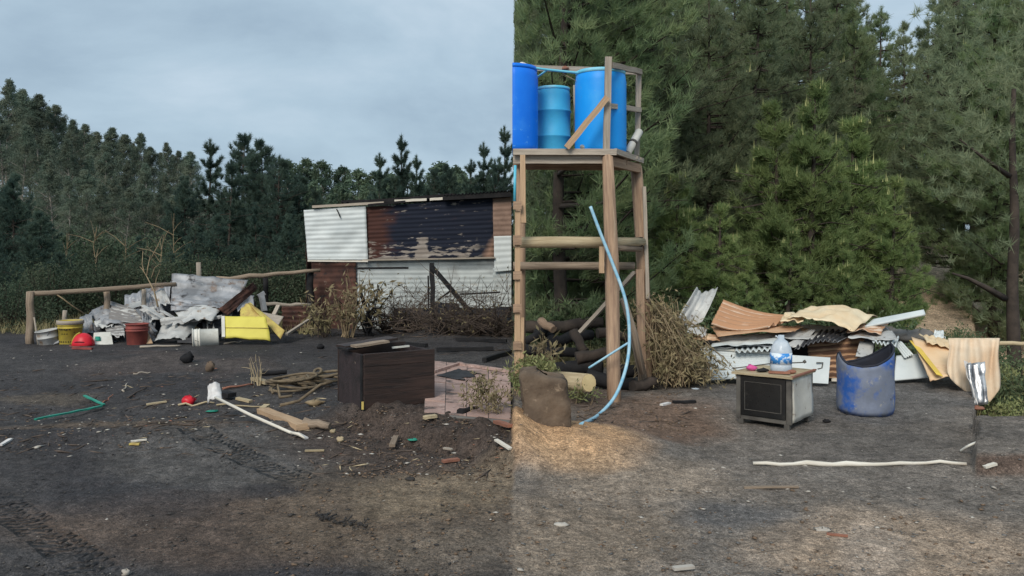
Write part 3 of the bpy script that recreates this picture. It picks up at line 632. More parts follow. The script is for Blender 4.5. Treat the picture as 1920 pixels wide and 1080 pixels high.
# ---- left half: dark pines and the eucalyptus slope
dA = pine(31, 8, 2.5, .4, .36, 'needle_dark', tuft=.24, k=20, wid=.024, step=.15, prof=1.5, up=.55, leader=.8, bush=.6)
dB = pine(32, 8, 2.6, .4, .38, 'needle_dark', tuft=.22, k=20, wid=.022, step=.16, prof=1.6, up=.6, leader=.8)
dC = pine(33, 8, 1.6, .4, .72, 'needle_dark', tuft=.22, k=22, wid=.022, step=.085, prof=1.0, up=1.1, bush=.12, leader=1.3)
gA = gum(41, 14, 3.2, 3.5, 'gum_leaf', 210); gB = gum(42, 14, 2.7, 3, 'gum_leaf', 190); gC = gum(43, 14, 3.6, 4, 'gum_leaf', 230); gD = gum(44, 9, 2.4, 1.5, 'gum_leaf_far', 150, 40, .34, .11, name='broadleaf_tree', sp=.30, pw=.45)
spots = [(-40, 165, 62), (15, 150, 60), (42, 168, 63), (75, 178, 60), (105, 196, 62), (135, 225, 60), (160, 232, 62), (185, 248, 60), (212, 240, 58), (235, 252, 61), (262, 250, 60), (285, 275, 62), (312, 268, 60), (335, 282, 62), (360, 285, 60)]
row([gA, gB, gC], [(a, b, c, 14) for a, b, c in spots], 'tall eucalyptus', 'along the skyline of the left slope', 'tree', 'eucalyptus on the skyline', 'eucalyptus_tree')
row([gC, gB, gA], [(a, b, c, 14) for a, b, c in ((-15, 172, 66), (30, 176, 67), (58, 190, 66), (90, 200, 67), (120, 222, 66), (148, 246, 67), (172, 254, 66), (198, 262, 67), (224, 262, 66), (250, 268, 67), (274, 280, 66), (300, 286, 67), (325, 290, 66), (350, 296, 67))], 'half-hidden eucalyptus', 'in the rearmost rank of the left slope', 'tree', 'rearmost rank of eucalyptus', 'eucalyptus_tree')
spots = [(0, 215, 54), (45, 235, 52), (90, 250, 53), (128, 262, 51), (165, 290, 52), (200, 285, 50), (240, 300, 52), (275, 305, 50), (310, 325, 51), (345, 330, 50)]
row([gC, gA, gB], [(a, b, c, 14) for a, b, c in spots], 'slender eucalyptus', 'in the nearer rank on the left slope', 'tree', 'nearer rank of eucalyptus', 'eucalyptus_tree')
row([gA, gB, gC], [(a, b, c, 14) for a, b, c in ((95, 300, 45), (128, 330, 43), (160, 318, 46), (188, 345, 44), (214, 335, 46), (240, 352, 43), (268, 345, 45), (295, 362, 44), (325, 365, 45))], 'slim gum', 'in the front rank on the left slope', 'tree', 'front rank of slim gums', 'eucalyptus_tree')
spots = [(70, 400, 38), (120, 440, 34), (175, 470, 33), (215, 450, 35), (255, 475, 33), (300, 460, 34), (150, 480, 30), (235, 490, 29), (290, 490, 29), (95, 470, 29)]
row([gD], [(a, b, c, 9) for a, b, c in spots], 'brownish sapling', 'low on the slope behind the pole fence', 'tree', 'saplings low on the left slope', 'sapling')
row([gD], [(a, b, c, 9) for a, b, c in ((-20, 350, 48), (30, 372, 46), (75, 380, 50), (112, 398, 47), (150, 405, 49), (188, 410, 46), (222, 415, 48), (258, 418, 46), (295, 422, 48), (330, 428, 46))], 'dense low tree', 'at the trunks of the left slope', 'tree', 'low trees under the gums', 'broadleaf_tree')
row([dB, dA], [(140, 452, 21, 8), (215, 478, 20, 8), (262, 440, 23, 8), (318, 470, 21, 8), (352, 455, 22, 8)], 'small dark pine', 'among the bushes behind the pole fence', 'tree', 'small pines among the bushes', 'young_pine')
for i, (px, top, Y) in enumerate(((122, 440, 22), (178, 425, 21), (238, 448, 22), (300, 440, 21), (322, 400, 23))):
    q = MB(); X = (px-960)/FOC*Y; b_ = V(X, Y, hz(X, Y)); t_ = P(px+rnd.uniform(-8, 8), top, Y); pts = [b_.lerp(t_, k/5)+V(rnd.gauss(0, .04), 0, 0) for k in range(6)]; q.tube(pts, [.022*(1-.14*k) for k in range(6)], 5, cap=False)
    for k in range(9):
        s0 = pts[rnd.randint(2, 4)].lerp(pts[5], rnd.random()*.6); e_ = s0+V(rnd.gauss(0, .35), rnd.gauss(0, .3), rnd.uniform(.15, .5)); q.tube([s0, s0.lerp(e_, .5)+V(0, 0, .04), e_], [.013, .009, .004], 3, cap=False)
    q.build('bare_sapling', 'dry_stem', None, f'bare brown sapling, {ORD[i]} from the left behind the pole fence', 'sapling', 'bare saplings behind the fence')
row([dA, dB], [(-30, 300, 24, 8), (25, 325, 23, 8), (75, 395, 22, 8), (-5, 440, 19, 8), (110, 470, 20, 8)], 'dark green pine', 'at the left edge beyond the fence post', 'tree', 'dark pines at the left edge', 'pine_tree')
row([dA, dB, dC], [(345, 330, 31, 8), (392, 262, 34, 8), (432, 300, 30, 8), (458, 252, 34, 8), (490, 262, 32, 8), (522, 292, 30, 8), (560, 325, 31, 8), (410, 400, 26, 8), (480, 380, 25, 8), (540, 400, 25, 8), (365, 420, 25, 8), (590, 350, 29, 8)], 'dark bluish pine', 'in the clump left of the shed', 'tree', 'dark pine clump left of the shed', 'pine_tree')
row([gD], [(540, 300, 70, 9), (572, 298, 72, 9), (605, 302, 70, 9), (640, 312, 72, 9), (672, 318, 70, 9), (708, 322, 70, 9), (735, 325, 68, 9), (830, 305, 62, 9), (855, 312, 60, 9), (590, 338, 55, 9), (640, 345, 54, 9), (690, 345, 55, 9), (740, 348, 54, 9), (790, 345, 55, 9), (870, 330, 54, 9), (920, 335, 54, 9)],
    'rounded green tree', 'in the distant wood above the shed roof', 'tree', 'distant wood above the shed', 'broadleaf_tree')
row([dC], [(710, 288, 36, 8), (752, 255, 37, 8), (780, 292, 36, 8), (885, 300, 35, 8), (905, 268, 36, 8), (944, 238, 37, 8), (928, 300, 35, 8)], 'open-topped dark pine', 'on the skyline above the shed', 'tree', 'candelabra pines above the shed', 'pine_tree')
row([dA, dB], [(815, 318, 45, 8), (838, 308, 46, 8), (742, 330, 36, 8), (765, 320, 37, 8), (935, 310, 36, 8), (900, 322, 36, 8)], 'dense dark pine', 'showing just above the shed roof', 'tree', 'dense pines above the shed roof', 'pine_tree')
for i, (px, Y, s, pr) in enumerate(((20, 15.6, .75, b5), (95, 17.0, .9, b4), (160, 18, 1.0, b5), (225, 17.2, 1.0, b4), (300, 17.6, 1.1, b5), (370, 17.8, 1.1, b4), (440, 18.5, 1.1, b5), (505, 17.6, 1.0, b4), (560, 17.8, 1.1, b5), (130, 21, 1.3, b4), (260, 22, 1.5, b5), (200, 24, 1.6, b4), (330, 22, 1.5, b5), (60, 20, 1.2, b5), (165, 27, 1.9, b4), (285, 27, 2.0, b5))):
    plant(pr, (px-960)/FOC*Y, Y, s, i*1.3, f'dark leafy bush, {ORD[i] if i < 9 else ORD[i-9]} from the left {"right behind the pole fence" if i < 9 else "in the back row behind the pole fence"}', 'bush', 'bushes behind the pole fence', 'bush')
# ================================================================ left half: burnt shed
def ribbed_rust_material(name, n_, hi, lo, axis=1):
    """rust that has run along the valleys of a corrugated sheet"""
    m = mat(name, hi, tuple(x*.75 for x in hi), 3, .75, .2, 40, .1, [(5, tuple(x*.45 for x in hi), .62, .1)]); t = m.node_tree; n = t.nodes.new; ln = t.links.new
    b = next(k for k in t.nodes if k.type == 'BSDF_PRINCIPLED'); old = b.inputs['Base Color'].links[0].from_socket
    tcn = n('ShaderNodeTexCoord'); sx = n('ShaderNodeSeparateXYZ'); ln(tcn.outputs['UV'], sx.inputs[0]); z = n('ShaderNodeTexNoise'); z.inputs['Scale'].default_value = 5; ln(tcn.outputs['UV'], z.inputs['Vector'])
    q = n('ShaderNodeMath'); q.operation = 'MULTIPLY'; q.inputs[1].default_value = 2*math.pi*n_; ln(sx.outputs[axis], q.inputs[0]); s = n('ShaderNodeMath'); s.operation = 'SINE'; ln(q.outputs[0], s.inputs[0])
    s2 = n('ShaderNodeMath'); s2.operation = 'MULTIPLY_ADD'; s2.inputs[1].default_value = 2.4; ln(z.outputs[0], s2.inputs[0]); ln(s.outputs[0], s2.inputs[2])
    r = n('ShaderNodeMapRange'); r.inputs[1].default_value = .9; r.inputs[2].default_value = 1.7; ln(s2.outputs[0], r.inputs[0])
    k = n('ShaderNodeMix'); k.data_type = 'RGBA'; k.inputs[7].default_value = (*lo, 1); ln(r.outputs[0], k.inputs[0]); ln(old, k.inputs[6]); ln(k.outputs[2], b.inputs['Base Color'])
ribbed_rust_material('ribbed_rust', 6, (.74, .58, .45), (.46, .25, .14)); ribbed_rust_material('ribbed_brown', 7, (.48, .30, .18), (.13, .07, .045)); ribbed_rust_material('ribbed_grey', 5, (.46, .46, .45), (.20, .19, .185))
def burnt_wall_material():
    """corrugated wall sheet: soot-black field with rust at one end and cream paint left in ragged flakes (object space, metres)"""
    m = bpy.data.materials.new('scorched_wall'); m.use_nodes = True; t = m.node_tree; t.nodes.clear(); n = t.nodes.new; ln = t.links.new
    o = n('ShaderNodeOutputMaterial'); b = n('ShaderNodeBsdfPrincipled'); ln(b.outputs[0], o.inputs[0]); b.inputs['Roughness'].default_value = .85; b.inputs['Specular IOR Level'].default_value = .12
    tcn = n('ShaderNodeTexCoord'); sx = n('ShaderNodeSeparateXYZ'); ln(tcn.outputs['UV'], sx.inputs[0])
    def nz(sc, st=(1, 1, 1), det=8):
        mp_ = n('ShaderNodeMapping'); mp_.inputs['Scale'].default_value = st; ln(tcn.outputs['UV'], mp_.inputs[0])
        z = n('ShaderNodeTexNoise'); z.inputs['Scale'].default_value = sc; z.inputs['Detail'].default_value = det; z.inputs['Roughness'].default_value = .6; ln(mp_.outputs[0], z.inputs['Vector']); return z.outputs[0]
    def mth(op, *a):
        q = n('ShaderNodeMath'); q.operation = op
        for i, v in enumerate(a):
            if isinstance(v, (int, float)): q.inputs[i].default_value = v
            else: ln(v, q.inputs[i])
        return q.outputs[0]
    def ramp(x, a, c):
        r = n('ShaderNodeMapRange'); r.inputs[1].default_value = a; r.inputs[2].default_value = c; ln(x, r.inputs[0]); return r.outputs[0]
    def mix(f, c0, c1):
        k = n('ShaderNodeMix'); k.data_type = 'RGBA'; ln(f, k.inputs[0])
        for i, c in ((6, c0), (7, c1)):
            if isinstance(c, tuple): k.inputs[i].default_value = (*c, 1)
            else: ln(c, k.inputs[i])
        return k.outputs[2]
    u = sx.outputs[0]; v = sx.outputs[1]      # u left to right, v top to bottom, both 0..1
    cream = mix(nz(9), (.42, .39, .355), (.15, .11, .09))
    black = mix(nz(5, (1, 4, 1)), (.010, .013, .024), (.026, .031, .048))
    rust = mix(nz(9, (1, 3, 1)), (.105, .045, .034), (.035, .022, .022))
    w = mth('MULTIPLY_ADD', mth('SUBTRACT', nz(6), .5), .5, u)
    body = mix(ramp(w, .10, .24), rust, black); body = mix(mth('MULTIPLY', ramp(nz(5, (1, 3, 1)), .62, .72), .6), body, rust)
    # flakes of paint: along the foot, a tall spike a third of the way along, along the head
    foot = mth('MULTIPLY', ramp(v, .50, .95), .20); head = mth('MULTIPLY', ramp(v, .32, .0), .10)
    sp = mth('MULTIPLY', mth('SUBTRACT', 1., ramp(mth('ABSOLUTE', mth('SUBTRACT', u, .415)), .0, .055)), mth('MULTIPLY', ramp(v, .42, .8), .33))
    fl = mth('ADD', nz(8, (1, 1.5, 1)), mth('ADD', foot, mth('ADD', head, sp)))
    lim = mth('SUBTRACT', 1., ramp(u, .78, .9)); body = mix(mth('MULTIPLY', ramp(fl, .65, .70), lim), body, cream)
    ramp_ = None; tan = mix(nz(6), (.36, .24, .18), (.25, .15, .11))
    edge = mth('ADD', mth('MULTIPLY_ADD', mth('SUBTRACT', nz(3), .5), .16, u), mth('MULTIPLY', ramp(v, .55, 1.), .10))
    body = mix(ramp(edge, .93, .99), body, tan)
    ln(body, b.inputs['Base Color']); MAT['scorched_wall'] = m
burnt_wall_material()
SY = 16.3
sh = thing('shed', 'burnt corrugated shed with white lower wall and blackened upper sheets', 'shed', (-2.0, SY, hz(-2, SY)))
sp = lambda px, py, d=0: (px, py, SY+d)
def wall(name, label, c, m, corr, amp=.0045, axis=1, **k): return sheet(name, label, None, [sp(*q) for q in c], m, .004, sh, corr=corr, amp=amp, axis=axis, nu=k.pop('nu', 24), **k)
wall('wall_sheet', 'white corrugated sheet at the left end', [(569, 394, -.10), (686, 386, -.10), (690, 487, -.10), (577, 487, -.10)], 'white_sheet', 11, crum=.03)
wall('wall_sheet', 'blackened sheet with rust and flaking cream paint', [(684, 388, -.05), (930, 371, -.05), (928, 484, -.05), (686, 489, -.05)], 'scorched_wall', 13, amp=.006, crum=.02)
wall('wall_sheet', 'rusty sheet below the white end', [(584, 484, 0), (668, 484, 0), (668, 628, 0), (586, 628, 0)], 'rusty_sheet', 14, crum=.012)
wall('wall_sheet', 'pale lower wall sheet', [(664, 484, .06), (958, 482, .06), (958, 578, .06), (664, 578, .06)], 'smoked_sheet', 11, crum=.035)
wall('wall_sheet', 'lowest pale strip of wall', [(664, 572, .02), (738, 572, .02), (738, 640, .02), (664, 640, .02)], 'smoked_sheet', 5, crum=.015)
wall('wall_sheet', 'dark wall bottom behind the brush', [(732, 576, .1), (958, 574, .1), (958, 640, .1), (732, 640, .1)], 'burnt_sheet', 6)
wall('wall_sheet', 'heat-browned sheet near the right end', [(924, 372, -.08), (959, 369, -.08), (959, 446, -.08), (925, 446, -.08)], 'orange_rust_sheet', 8)
bpy.data.objects['wall_sheet.006'].data.materials[0] = mat('browned_sheet', (.30, .20, .155), (.20, .13, .10), 4, .7, .2, 30)
wall('wall_sheet', 'white sheet near the right end', [(926, 443, -.09), (959, 442, -.09), (959, 507, -.09), (927, 510, -.09)], 'white_sheet', 6)
wall('wall_sheet', None, [(924, 503, -.02), (959, 503, -.02), (959, 576, -.02), (926, 576, -.02)], 'smoked_sheet', 7)
def trim(name, a, b, wd, ht, m, par=sh, label=None): q = MB(); q.beam(P(*a), P(*b), wd, ht, j=.006, seg=5); return q.build(name, m, par, label)
trim('ledge', (680, 488, SY-.14), (928, 483, SY-.14), .05, .03, 'grey_wood')
trim('ledge', (577, 489, SY-.16), (690, 490, SY-.16), .03, .03, 'white_stick')
trim('top_plate', (586, 388, SY-.12), (720, 380, SY-.12), .06, .05, 'grey_wood')
trim('top_plate', (690, 385, SY-.13), (760, 378, SY-.13), .05, .045, 'charred_wood')
trim('top_plate', (740, 377, SY-.1), (800, 374, SY-.1), .05, .05, 'white_stick'); trim('top_plate', (806, 374, SY-.1), (845, 371, SY-.1), .05, .05, 'white_stick')
trim('rafter', (655, 381, SY+.05), (850, 366, SY+.05), .08, .07, 'charred_wood'); trim('rafter', (640, 379, SY+1.2), (958, 372, SY+1.2), .08, .07, 'charred_wood')
# side walls and roof give it its body
for x, zt in ((P(571, 394, SY).x, P(0, 394, SY).z), (-.02, P(0, 372, SY).z)):
    q = MB(); q.surf(np.array([[(x+.01*math.sin(j*.9), SY+.12+i*.3, z) for j, z in enumerate(np.linspace(hz(x, SY)-.05, zt-.02, 30))] for i in range(10)]), .004); q.build('side_wall', 'rusty_sheet' if x < -1 else 'dark_sheet', sh)
q = MB(); q.surf(np.array([[(x, SY+.12+2.7, z+.01*math.sin(z*60)) for z in np.linspace(0, 2.4, 12)] for x in np.linspace(-4.1, -.03, 20)]), .004); q.build('rear_wall', 'rusty_sheet', sh)
c = [P(832, 366, SY-.25), P(959, 357, SY-.25), P(959, 366, SY+2.9), P(850, 375, SY+2.9)]
q = MB(); q.surf(sheet_pts([tuple(k) for k in c], corr=19, amp=.016, axis=0, nv=5), .004); q.build('roof_sheet', 'burnt_sheet', sh)
c = [P(640, 380, SY+.1), P(845, 370, SY+.1), P(845, 378, SY+2.9), P(640, 388, SY+2.9)]
q = MB(); q.surf(sheet_pts([tuple(k) for k in c], corr=22, amp=.014, axis=0, nv=5, crum=.03), .004); q.build('roof_sheet', 'burnt_sheet', sh)
q = MB(); q.beam(P(830, 371, SY-.2), P(959, 364, SY-.2), .05, .10, seg=3); q.build('eave_board', 'charred_wood', sh)
q = MB(); q.tube([P(631, 392, SY-.14), P(635, 400, SY-.15), P(638, 408, SY-.15)], .012, 5); q.build('bent_strap', 'charred_wood', sh)

# pole fence
fe = thing('pole_fence', 'rough pole rail fence running behind the scrap heap to the shed', 'fence', tuple(G(57, 652)))
def pole(a, b, r0, r1, m='pole_wood', par=None, name='rail', seg=7, bend=.03, **k):
    a = Vector(a); b = Vector(b); q = MB(); pts = []
    for i in range(seg+1): pts.append(a.lerp(b, i/seg)+V(rnd.gauss(0, bend), rnd.gauss(0, bend), rnd.gauss(0, bend))*(0 < i < seg))
    q.tube(pts, [lerp(r0, r1, i/seg) for i in range(seg+1)], 7, wob=.15); return q.build(name, m, par, **k)
pole(P(52, 551, 13.3), P(330, 533, 14.4), .045, .04, par=fe, bend=.012); pole(P(405, 523, 14.8), P(600, 507, 15.9), .05, .035, par=fe, bend=.02)
pole(P(490, 570, 15.2), P(582, 572, 15.6), .04, .035, 'grey_wood', fe, bend=.01)
for px, top, Y, r, m in ((57, 547, 13.3, .058, 'pole_wood'), (122, 582, 13.7, .035, 'grey_wood'), (200, 541, 14.0, .05, 'pole_wood'), (270, 542, 14.3, .04, 'grey_wood'), (372, 492, 14.9, .045, 'grey_wood'), (498, 515, 15.6, .05, 'charred_wood'), (583, 508, 15.9, .065, 'charred_wood')):
    X = (px-960)/FOC*Y; pole((X, Y, hz(X, Y)-.1), P(px, top, Y), r*1.15, r, m, fe, 'post', 5, .012)
def wire(pts, r, m, name, par, **k): q = MB(); q.tube(pts, r, 4); return q.build(name, m, par, **k)
wire([P(100, 548, 13.5), P(118, 560, 13.5), P(135, 573, 13.6), P(158, 588, 13.7)], .012, 'dry_stem', 'lashing', fe)
wire([P(64, 595, 13.3), P(68, 620, 13.25), P(72, 650, 13.2)], .014, 'grey_wood', 'brace', fe)

# scrap heap by the fence, sheet by sheet
SH = 'corrugated_sheet'; FL = 'metal_sheet'
def scrap(name, label, c, m, Y=None, **k): return sheet(name, label, k.pop('cat', 'metal sheet'), c, m, k.pop('th', .004), None, k.pop('group', None), **k)
scrap(FL, 'large buckled grey sheet on top of the left scrap heap', [(322, 512, 14.5), (472, 528, 14.6), (412, 578, 13.7), (318, 572, 13.8)], 'galvanised', bow2=-.12, crum=.07, cs=3, rag=.06, corr=6, amp=.012, axis=1, nu=30, nv=24)
scrap(FL, 'rust-dark folded flap hanging from the big grey sheet', [(474, 529, 14.55), (484, 541, 14.7), (428, 592, 13.75), (408, 580, 13.65)], 'rusty_sheet', crum=.03)
scrap(FL, 'small pale torn sheet left of the big grey sheet', [(284, 552, 14.3), (310, 537, 14.4), (322, 572, 14.1), (300, 577, 14.0)], 'pale_sheet', crum=.05, rag=.2)
scrap(FL, 'ragged black-edged strip standing at the heap top', [(322, 512, 14.55), (340, 515, 14.6), (338, 560, 14.4), (318, 562, 14.4)], 'dark_sheet', crum=.1, cs=6, rag=.3)
scrap(FL, 'brown-stained pale sheet under the big grey sheet', [(326, 580, 13.8), (418, 577, 13.9), (398, 602, 13.4), (344, 607, 13.35)], 'pale_sheet', bow=.06, crum=.07)
scrap(FL, 'light crumpled sheet lying in front of the left heap', [(306, 606, 13.7), (384, 604, 13.8), (345, 640, 13.25), (289, 640, 13.2)], 'pale_sheet', bow=.06, crum=.06, cs=3, rag=.12, nu=24, nv=20)
scrap(SH, 'grey corrugated sheet sloping down the left of the heap', [(206, 566, 14.2), (270, 588, 14.1), (264, 607, 13.7), (204, 600, 13.7)], 'ribbed_grey', corr=5, amp=.026, axis=1, crum=.03)
scrap(SH, 'pale corrugated sheet curled above the yellow bucket', [(172, 584, 14.1), (214, 578, 14.2), (244, 615, 13.6), (184, 612, 13.6)], 'galvanised', corr=4, amp=.02, axis=1, bow=.08, crum=.05)
scrap(FL, 'bluish grey sheet leaning behind the yellow bucket', [(150, 596, 13.9), (172, 586, 14.0), (176, 622, 13.6), (152, 630, 13.5)], 'galvanised', crum=.06)
scrap(FL, 'jagged whitish sheet edge below the curled corrugated sheet', [(176, 604, 13.75), (222, 606, 13.8), (212, 616, 13.5), (180, 612, 13.5)], 'pale_sheet', crum=.06, rag=.3)
scrap(FL, 'dark dented sheet between helmet and red bucket', [(180, 612, 13.8), (238, 608, 13.9), (240, 640, 13.45), (190, 636, 13.4)], 'dark_sheet', crum=.08)
scrap(FL, 'bent grey sheet right of the red bucket', [(262, 582, 13.9), (290, 592, 14.0), (296, 640, 13.4), (272, 640, 13.35)], 'galvanised', crum=.08, cs=4)
scrap(FL, 'brown board leaning against the red bucket', [(264, 612, 13.5), (272, 610, 13.5), (287, 644, 13.2), (266, 646, 13.2)], 'fresh_wood', th=.02, cat='board')
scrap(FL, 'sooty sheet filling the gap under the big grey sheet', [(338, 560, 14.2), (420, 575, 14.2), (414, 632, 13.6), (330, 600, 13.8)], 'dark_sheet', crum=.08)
scrap(FL, 'dark ribbed sheet flat on the ground beside the white bucket', [(335, 628, 13.6), (372, 618, 13.7), (372, 644, 13.2), (332, 642, 13.2)], 'dark_sheet', corr=5, axis=1, amp=.02)
scrap(FL, 'torn grey strip hanging above the white bucket', [(386, 594, 13.75), (402, 592, 13.75), (404, 622, 13.5), (390, 622, 13.5)], 'pale_sheet', crum=.06, rag=.25)
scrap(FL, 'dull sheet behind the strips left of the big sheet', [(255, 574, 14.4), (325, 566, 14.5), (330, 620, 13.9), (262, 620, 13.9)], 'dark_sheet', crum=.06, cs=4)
for i, (a, b, lab) in enumerate((((268, 573, 13.9), (318, 603, 13.5), 'long pale metal strip slanting across the left heap'), ((302, 582, 13.95), (330, 598, 13.6), 'short pale strip beside the long slanting strip'), ((256, 580, 14.0), (292, 622, 13.5), 'thin grey strip leaning right of the red bucket'), ((248, 592, 13.9), (276, 636, 13.4), 'lowest thin strip against the red bucket'))):
    q = MB(); q.beam(P(*a), P(*b), .07-.008*i, .018, j=.012, seg=4); q.build('metal_strip', 'pale_sheet' if i < 2 else 'galvanised', None, lab, 'metal strip')
scrap(FL, 'wide crumpled grey sheet at the back of the left heap', [(232, 552, 14.9), (345, 522, 15.0), (352, 590, 14.5), (235, 604, 14.4)], 'galvanised', crum=.07, cs=3, rag=.08, corr=9, amp=.016, axis=0, nv=20)
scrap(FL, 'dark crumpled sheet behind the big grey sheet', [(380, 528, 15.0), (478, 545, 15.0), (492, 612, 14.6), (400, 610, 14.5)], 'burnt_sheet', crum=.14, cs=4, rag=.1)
scrap(FL, 'twisted pale sheet jutting left above the red bucket', [(205, 590, 14.0), (300, 574, 14.2), (322, 600, 13.8), (226, 618, 13.6)], 'pale_sheet', crum=.07, cs=3, rag=.18, corr=5, amp=.018, axis=1, nu=24)
scrap(FL, 'crushed grey sheet low behind the white carton', [(160, 612, 13.8), (246, 596, 14.0), (262, 640, 13.5), (170, 644, 13.45)], 'galvanised', crum=.07, cs=3, rag=.15, corr=7, amp=.016, axis=0, nv=18)
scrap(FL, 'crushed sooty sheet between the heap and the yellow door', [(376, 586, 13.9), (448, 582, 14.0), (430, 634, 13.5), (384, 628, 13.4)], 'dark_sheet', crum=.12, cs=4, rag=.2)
scrap(FL, 'long bent pale strip across the foot of the left heap', [(300, 596, 13.5), (420, 586, 13.7), (424, 596, 13.6), (302, 610, 13.4)], 'pale_sheet', crum=.07, cs=5, rag=.2)
for lab, c, m_, kk in (
    ('upright jagged grey sheet in the middle of the left heap', [(262, 545, 14.6), (300, 556, 14.5), (318, 596, 14.0), (268, 588, 14.1)], 'galvanised', dict(corr=5, amp=.016, axis=0, rag=.25)),
    ('thin bright sheet edge slanting left from the heap top', [(228, 574, 14.3), (306, 548, 14.6), (310, 556, 14.5), (234, 588, 14.2)], 'pale_sheet', dict(crum=.03, rag=.15)),
    ('bent sheet poking up left of the curled corrugated sheet', [(166, 590, 14.1), (192, 572, 14.3), (214, 590, 14.0), (182, 606, 13.9)], 'galvanised', dict(crum=.05, rag=.2)),
    ('narrow dark sheet standing behind the red bucket', [(236, 580, 14.1), (262, 584, 14.1), (262, 622, 13.7), (240, 620, 13.7)], 'burnt_sheet', dict(crum=.04, rag=.15)),
    ('small bright torn plate above the light crumpled sheet', [(330, 596, 13.55), (368, 590, 13.65), (362, 606, 13.45), (322, 612, 13.4)], 'pale_sheet', dict(crum=.04, rag=.3)),
    ('folded grey sheet ridge under the big grey sheet', [(322, 560, 14.1), (404, 566, 14.1), (396, 584, 13.7), (320, 582, 13.7)], 'galvanised', dict(corr=3, amp=.02, axis=1, crum=.03)),
    ('short grey sheet tilted right of the big grey sheet', [(440, 560, 14.4), (482, 552, 14.5), (474, 584, 14.1), (446, 586, 14.0)], 'galvanised', dict(crum=.05, rag=.2)),
    ('low corrugated scrap spilling left of the red bucket', [(196, 614, 13.6), (236, 606, 13.7), (236, 634, 13.35), (204, 632, 13.3)], 'ribbed_grey', dict(corr=5, amp=.014, axis=1, rag=.2))):
    scrap(FL, lab, c, m_, **kk)
# yellow panels
yp = thing('refrigerator_door', 'yellow panel door with pale edge propped on its side before the heap', 'door', tuple(P(462, 640, 13.2)))
q = MB(); q.surf(sheet_pts([(420, 594, 13.35), (502, 595, 13.4), (509, 640, 13.2), (421, 634, 13.15)], crum=.01, nu=14, nv=10, rag=.06), .05); q.build('panel', 'yellow_board', yp)
q = MB(); q.beam(P(418, 594, 13.33), P(419, 633, 13.13), .05, .06); q.build('edge_trim', 'white_plastic', yp)
q = MB(); q.beam(P(420, 614, 13.22), P(504, 615, 13.26), .012, .008, seg=3); q.build('seam', 'yellow_rust', yp)
scrap('yellow_board', 'scratched yellow board slanting behind the yellow door', [(466, 568, 13.9), (484, 580, 13.9), (534, 620, 13.5), (526, 636, 13.4)], 'yellow_rust', th=.02, cat='board')
scrap('yellow_board', 'dull yellow sheet corner behind the yellow door', [(452, 578, 13.95), (470, 568, 14.0), (500, 596, 13.7), (448, 600, 13.7)], 'yellow_rust', th=.01, cat='board', crum=.04)
scrap('board', 'grey weathered board right of the yellow door', [(492, 586, 14.0), (532, 594, 14.0), (522, 610, 13.7), (500, 604, 13.7)], 'grey_wood', th=.02, cat='board')
q = MB(); q.beam(P(484, 556, 14.5), P(496, 549, 14.55), .1, .07); q.beam(P(490, 553, 14.5), P(496, 584, 14.4), .08, .08); q.build('concrete_block', 'galvanised', None, 'dark broken block standing on the right of the heap', 'block')
q = MB(); q.beam(P(522, 573, 14.5), P(513, 592, 14.3), .07, .04); q.build('plank', 'grey_wood', None, 'short upright grey plank right of the heap', 'plank')
q = MB(); q.beam(P(583, 597, 14.9), P(537, 627, 13.7), .05, .035); q.build('plank', 'grey_wood', None, 'pale slender pole slanting to the ground beside the rusty panel', 'pole')
scrap(SH, 'rusty ribbed sheet standing low between heap and shed', [(528, 575, 15.3), (584, 574, 15.6), (582, 622, 15.3), (530, 618, 15.0)], 'rusty_sheet', corr=5, axis=1, amp=.025)

# buckets and small things in front of the heap
def bucket(name, label, p, r, h, m, axis=None, spin=0, bands=((.72, .02), (.82, .012)), band_m=None, cat='bucket'):
    root = thing(name, label, cat, tuple(p)); ax = Vector(axis).normalized() if axis else V(0, 0, 1)
    rb = r*.86; pr = [(0, 0), (rb*.97, 0), (rb, .01)]
    for fz, wd in bands: pr += [(lerp(rb, r, fz-.03), h*(fz-.03)), (lerp(rb, r, fz)+wd*.5, h*(fz-.02)), (lerp(rb, r, fz)+wd*.5, h*(fz+.02)), (lerp(rb, r, fz+.03), h*(fz+.03))]
    pr += [(r, h*.97), (r+.012, h*.97), (r+.012, h), (r-.004, h), (rb-.004, .012), (0, .012)]
    q = MB(); q.lathe(pr, 26, p, axis=ax if axis else None); bd = q.build('body', m, root)
    q = MB(); qq = ax.to_track_quat('Z', 'Y'); pts = []
    for k in range(9):
        a = math.pi*k/8; pts.append(Vector(p)+qq @ Vector((r*1.03*math.cos(a), -.5*r*math.sin(a), h*.9-.35*h*math.sin(a))))
    q.tube(pts, .004, 5); q.build('handle', 'stove_frame', bd); return root
yb = bucket('bucket', 'yellow bucket with grimy rim and dark lettering at the left of the heap', P(132, 648, 13.3), .19, .42, 'yellow_plastic')
q = MB()
pr = Vector(yb['org'])
q.lathe([(.196, .36), (.206, .365), (.206, .425), (.19, .425), (.185, .36)], 26, pr); q.build('rim_band', 'grey_wood', yb)
for k, (z, n_, s_) in enumerate(((.29, 5, .035), (.21, 3, .03), (.08, 8, .02))):
    for i in range(n_):
        a = -math.pi/2+(i-(n_-1)/2)*.22; r_ = .167+.026*z/.42+.001
        q = MB(); c = pr+V(r_*math.cos(a), r_*math.sin(a), z); tv = V(-math.sin(a), math.cos(a), 0)*s_*.35
        q.beam(c-tv, c+tv, .003, s_ if k != 1 else .012, up=(0, 0, 1)); q.build('letter_mark', 'charred_wood', yb)
bucket('bucket', 'dull brick red bucket standing before the heap', P(257, 652, 13.2), .175, .40, 'red_plastic')
bucket('bucket', 'off-white bucket tipped over on its side', P(410, 632, 13.25), .165, .40, 'white_plastic', axis=(-1, -.35, -.06))
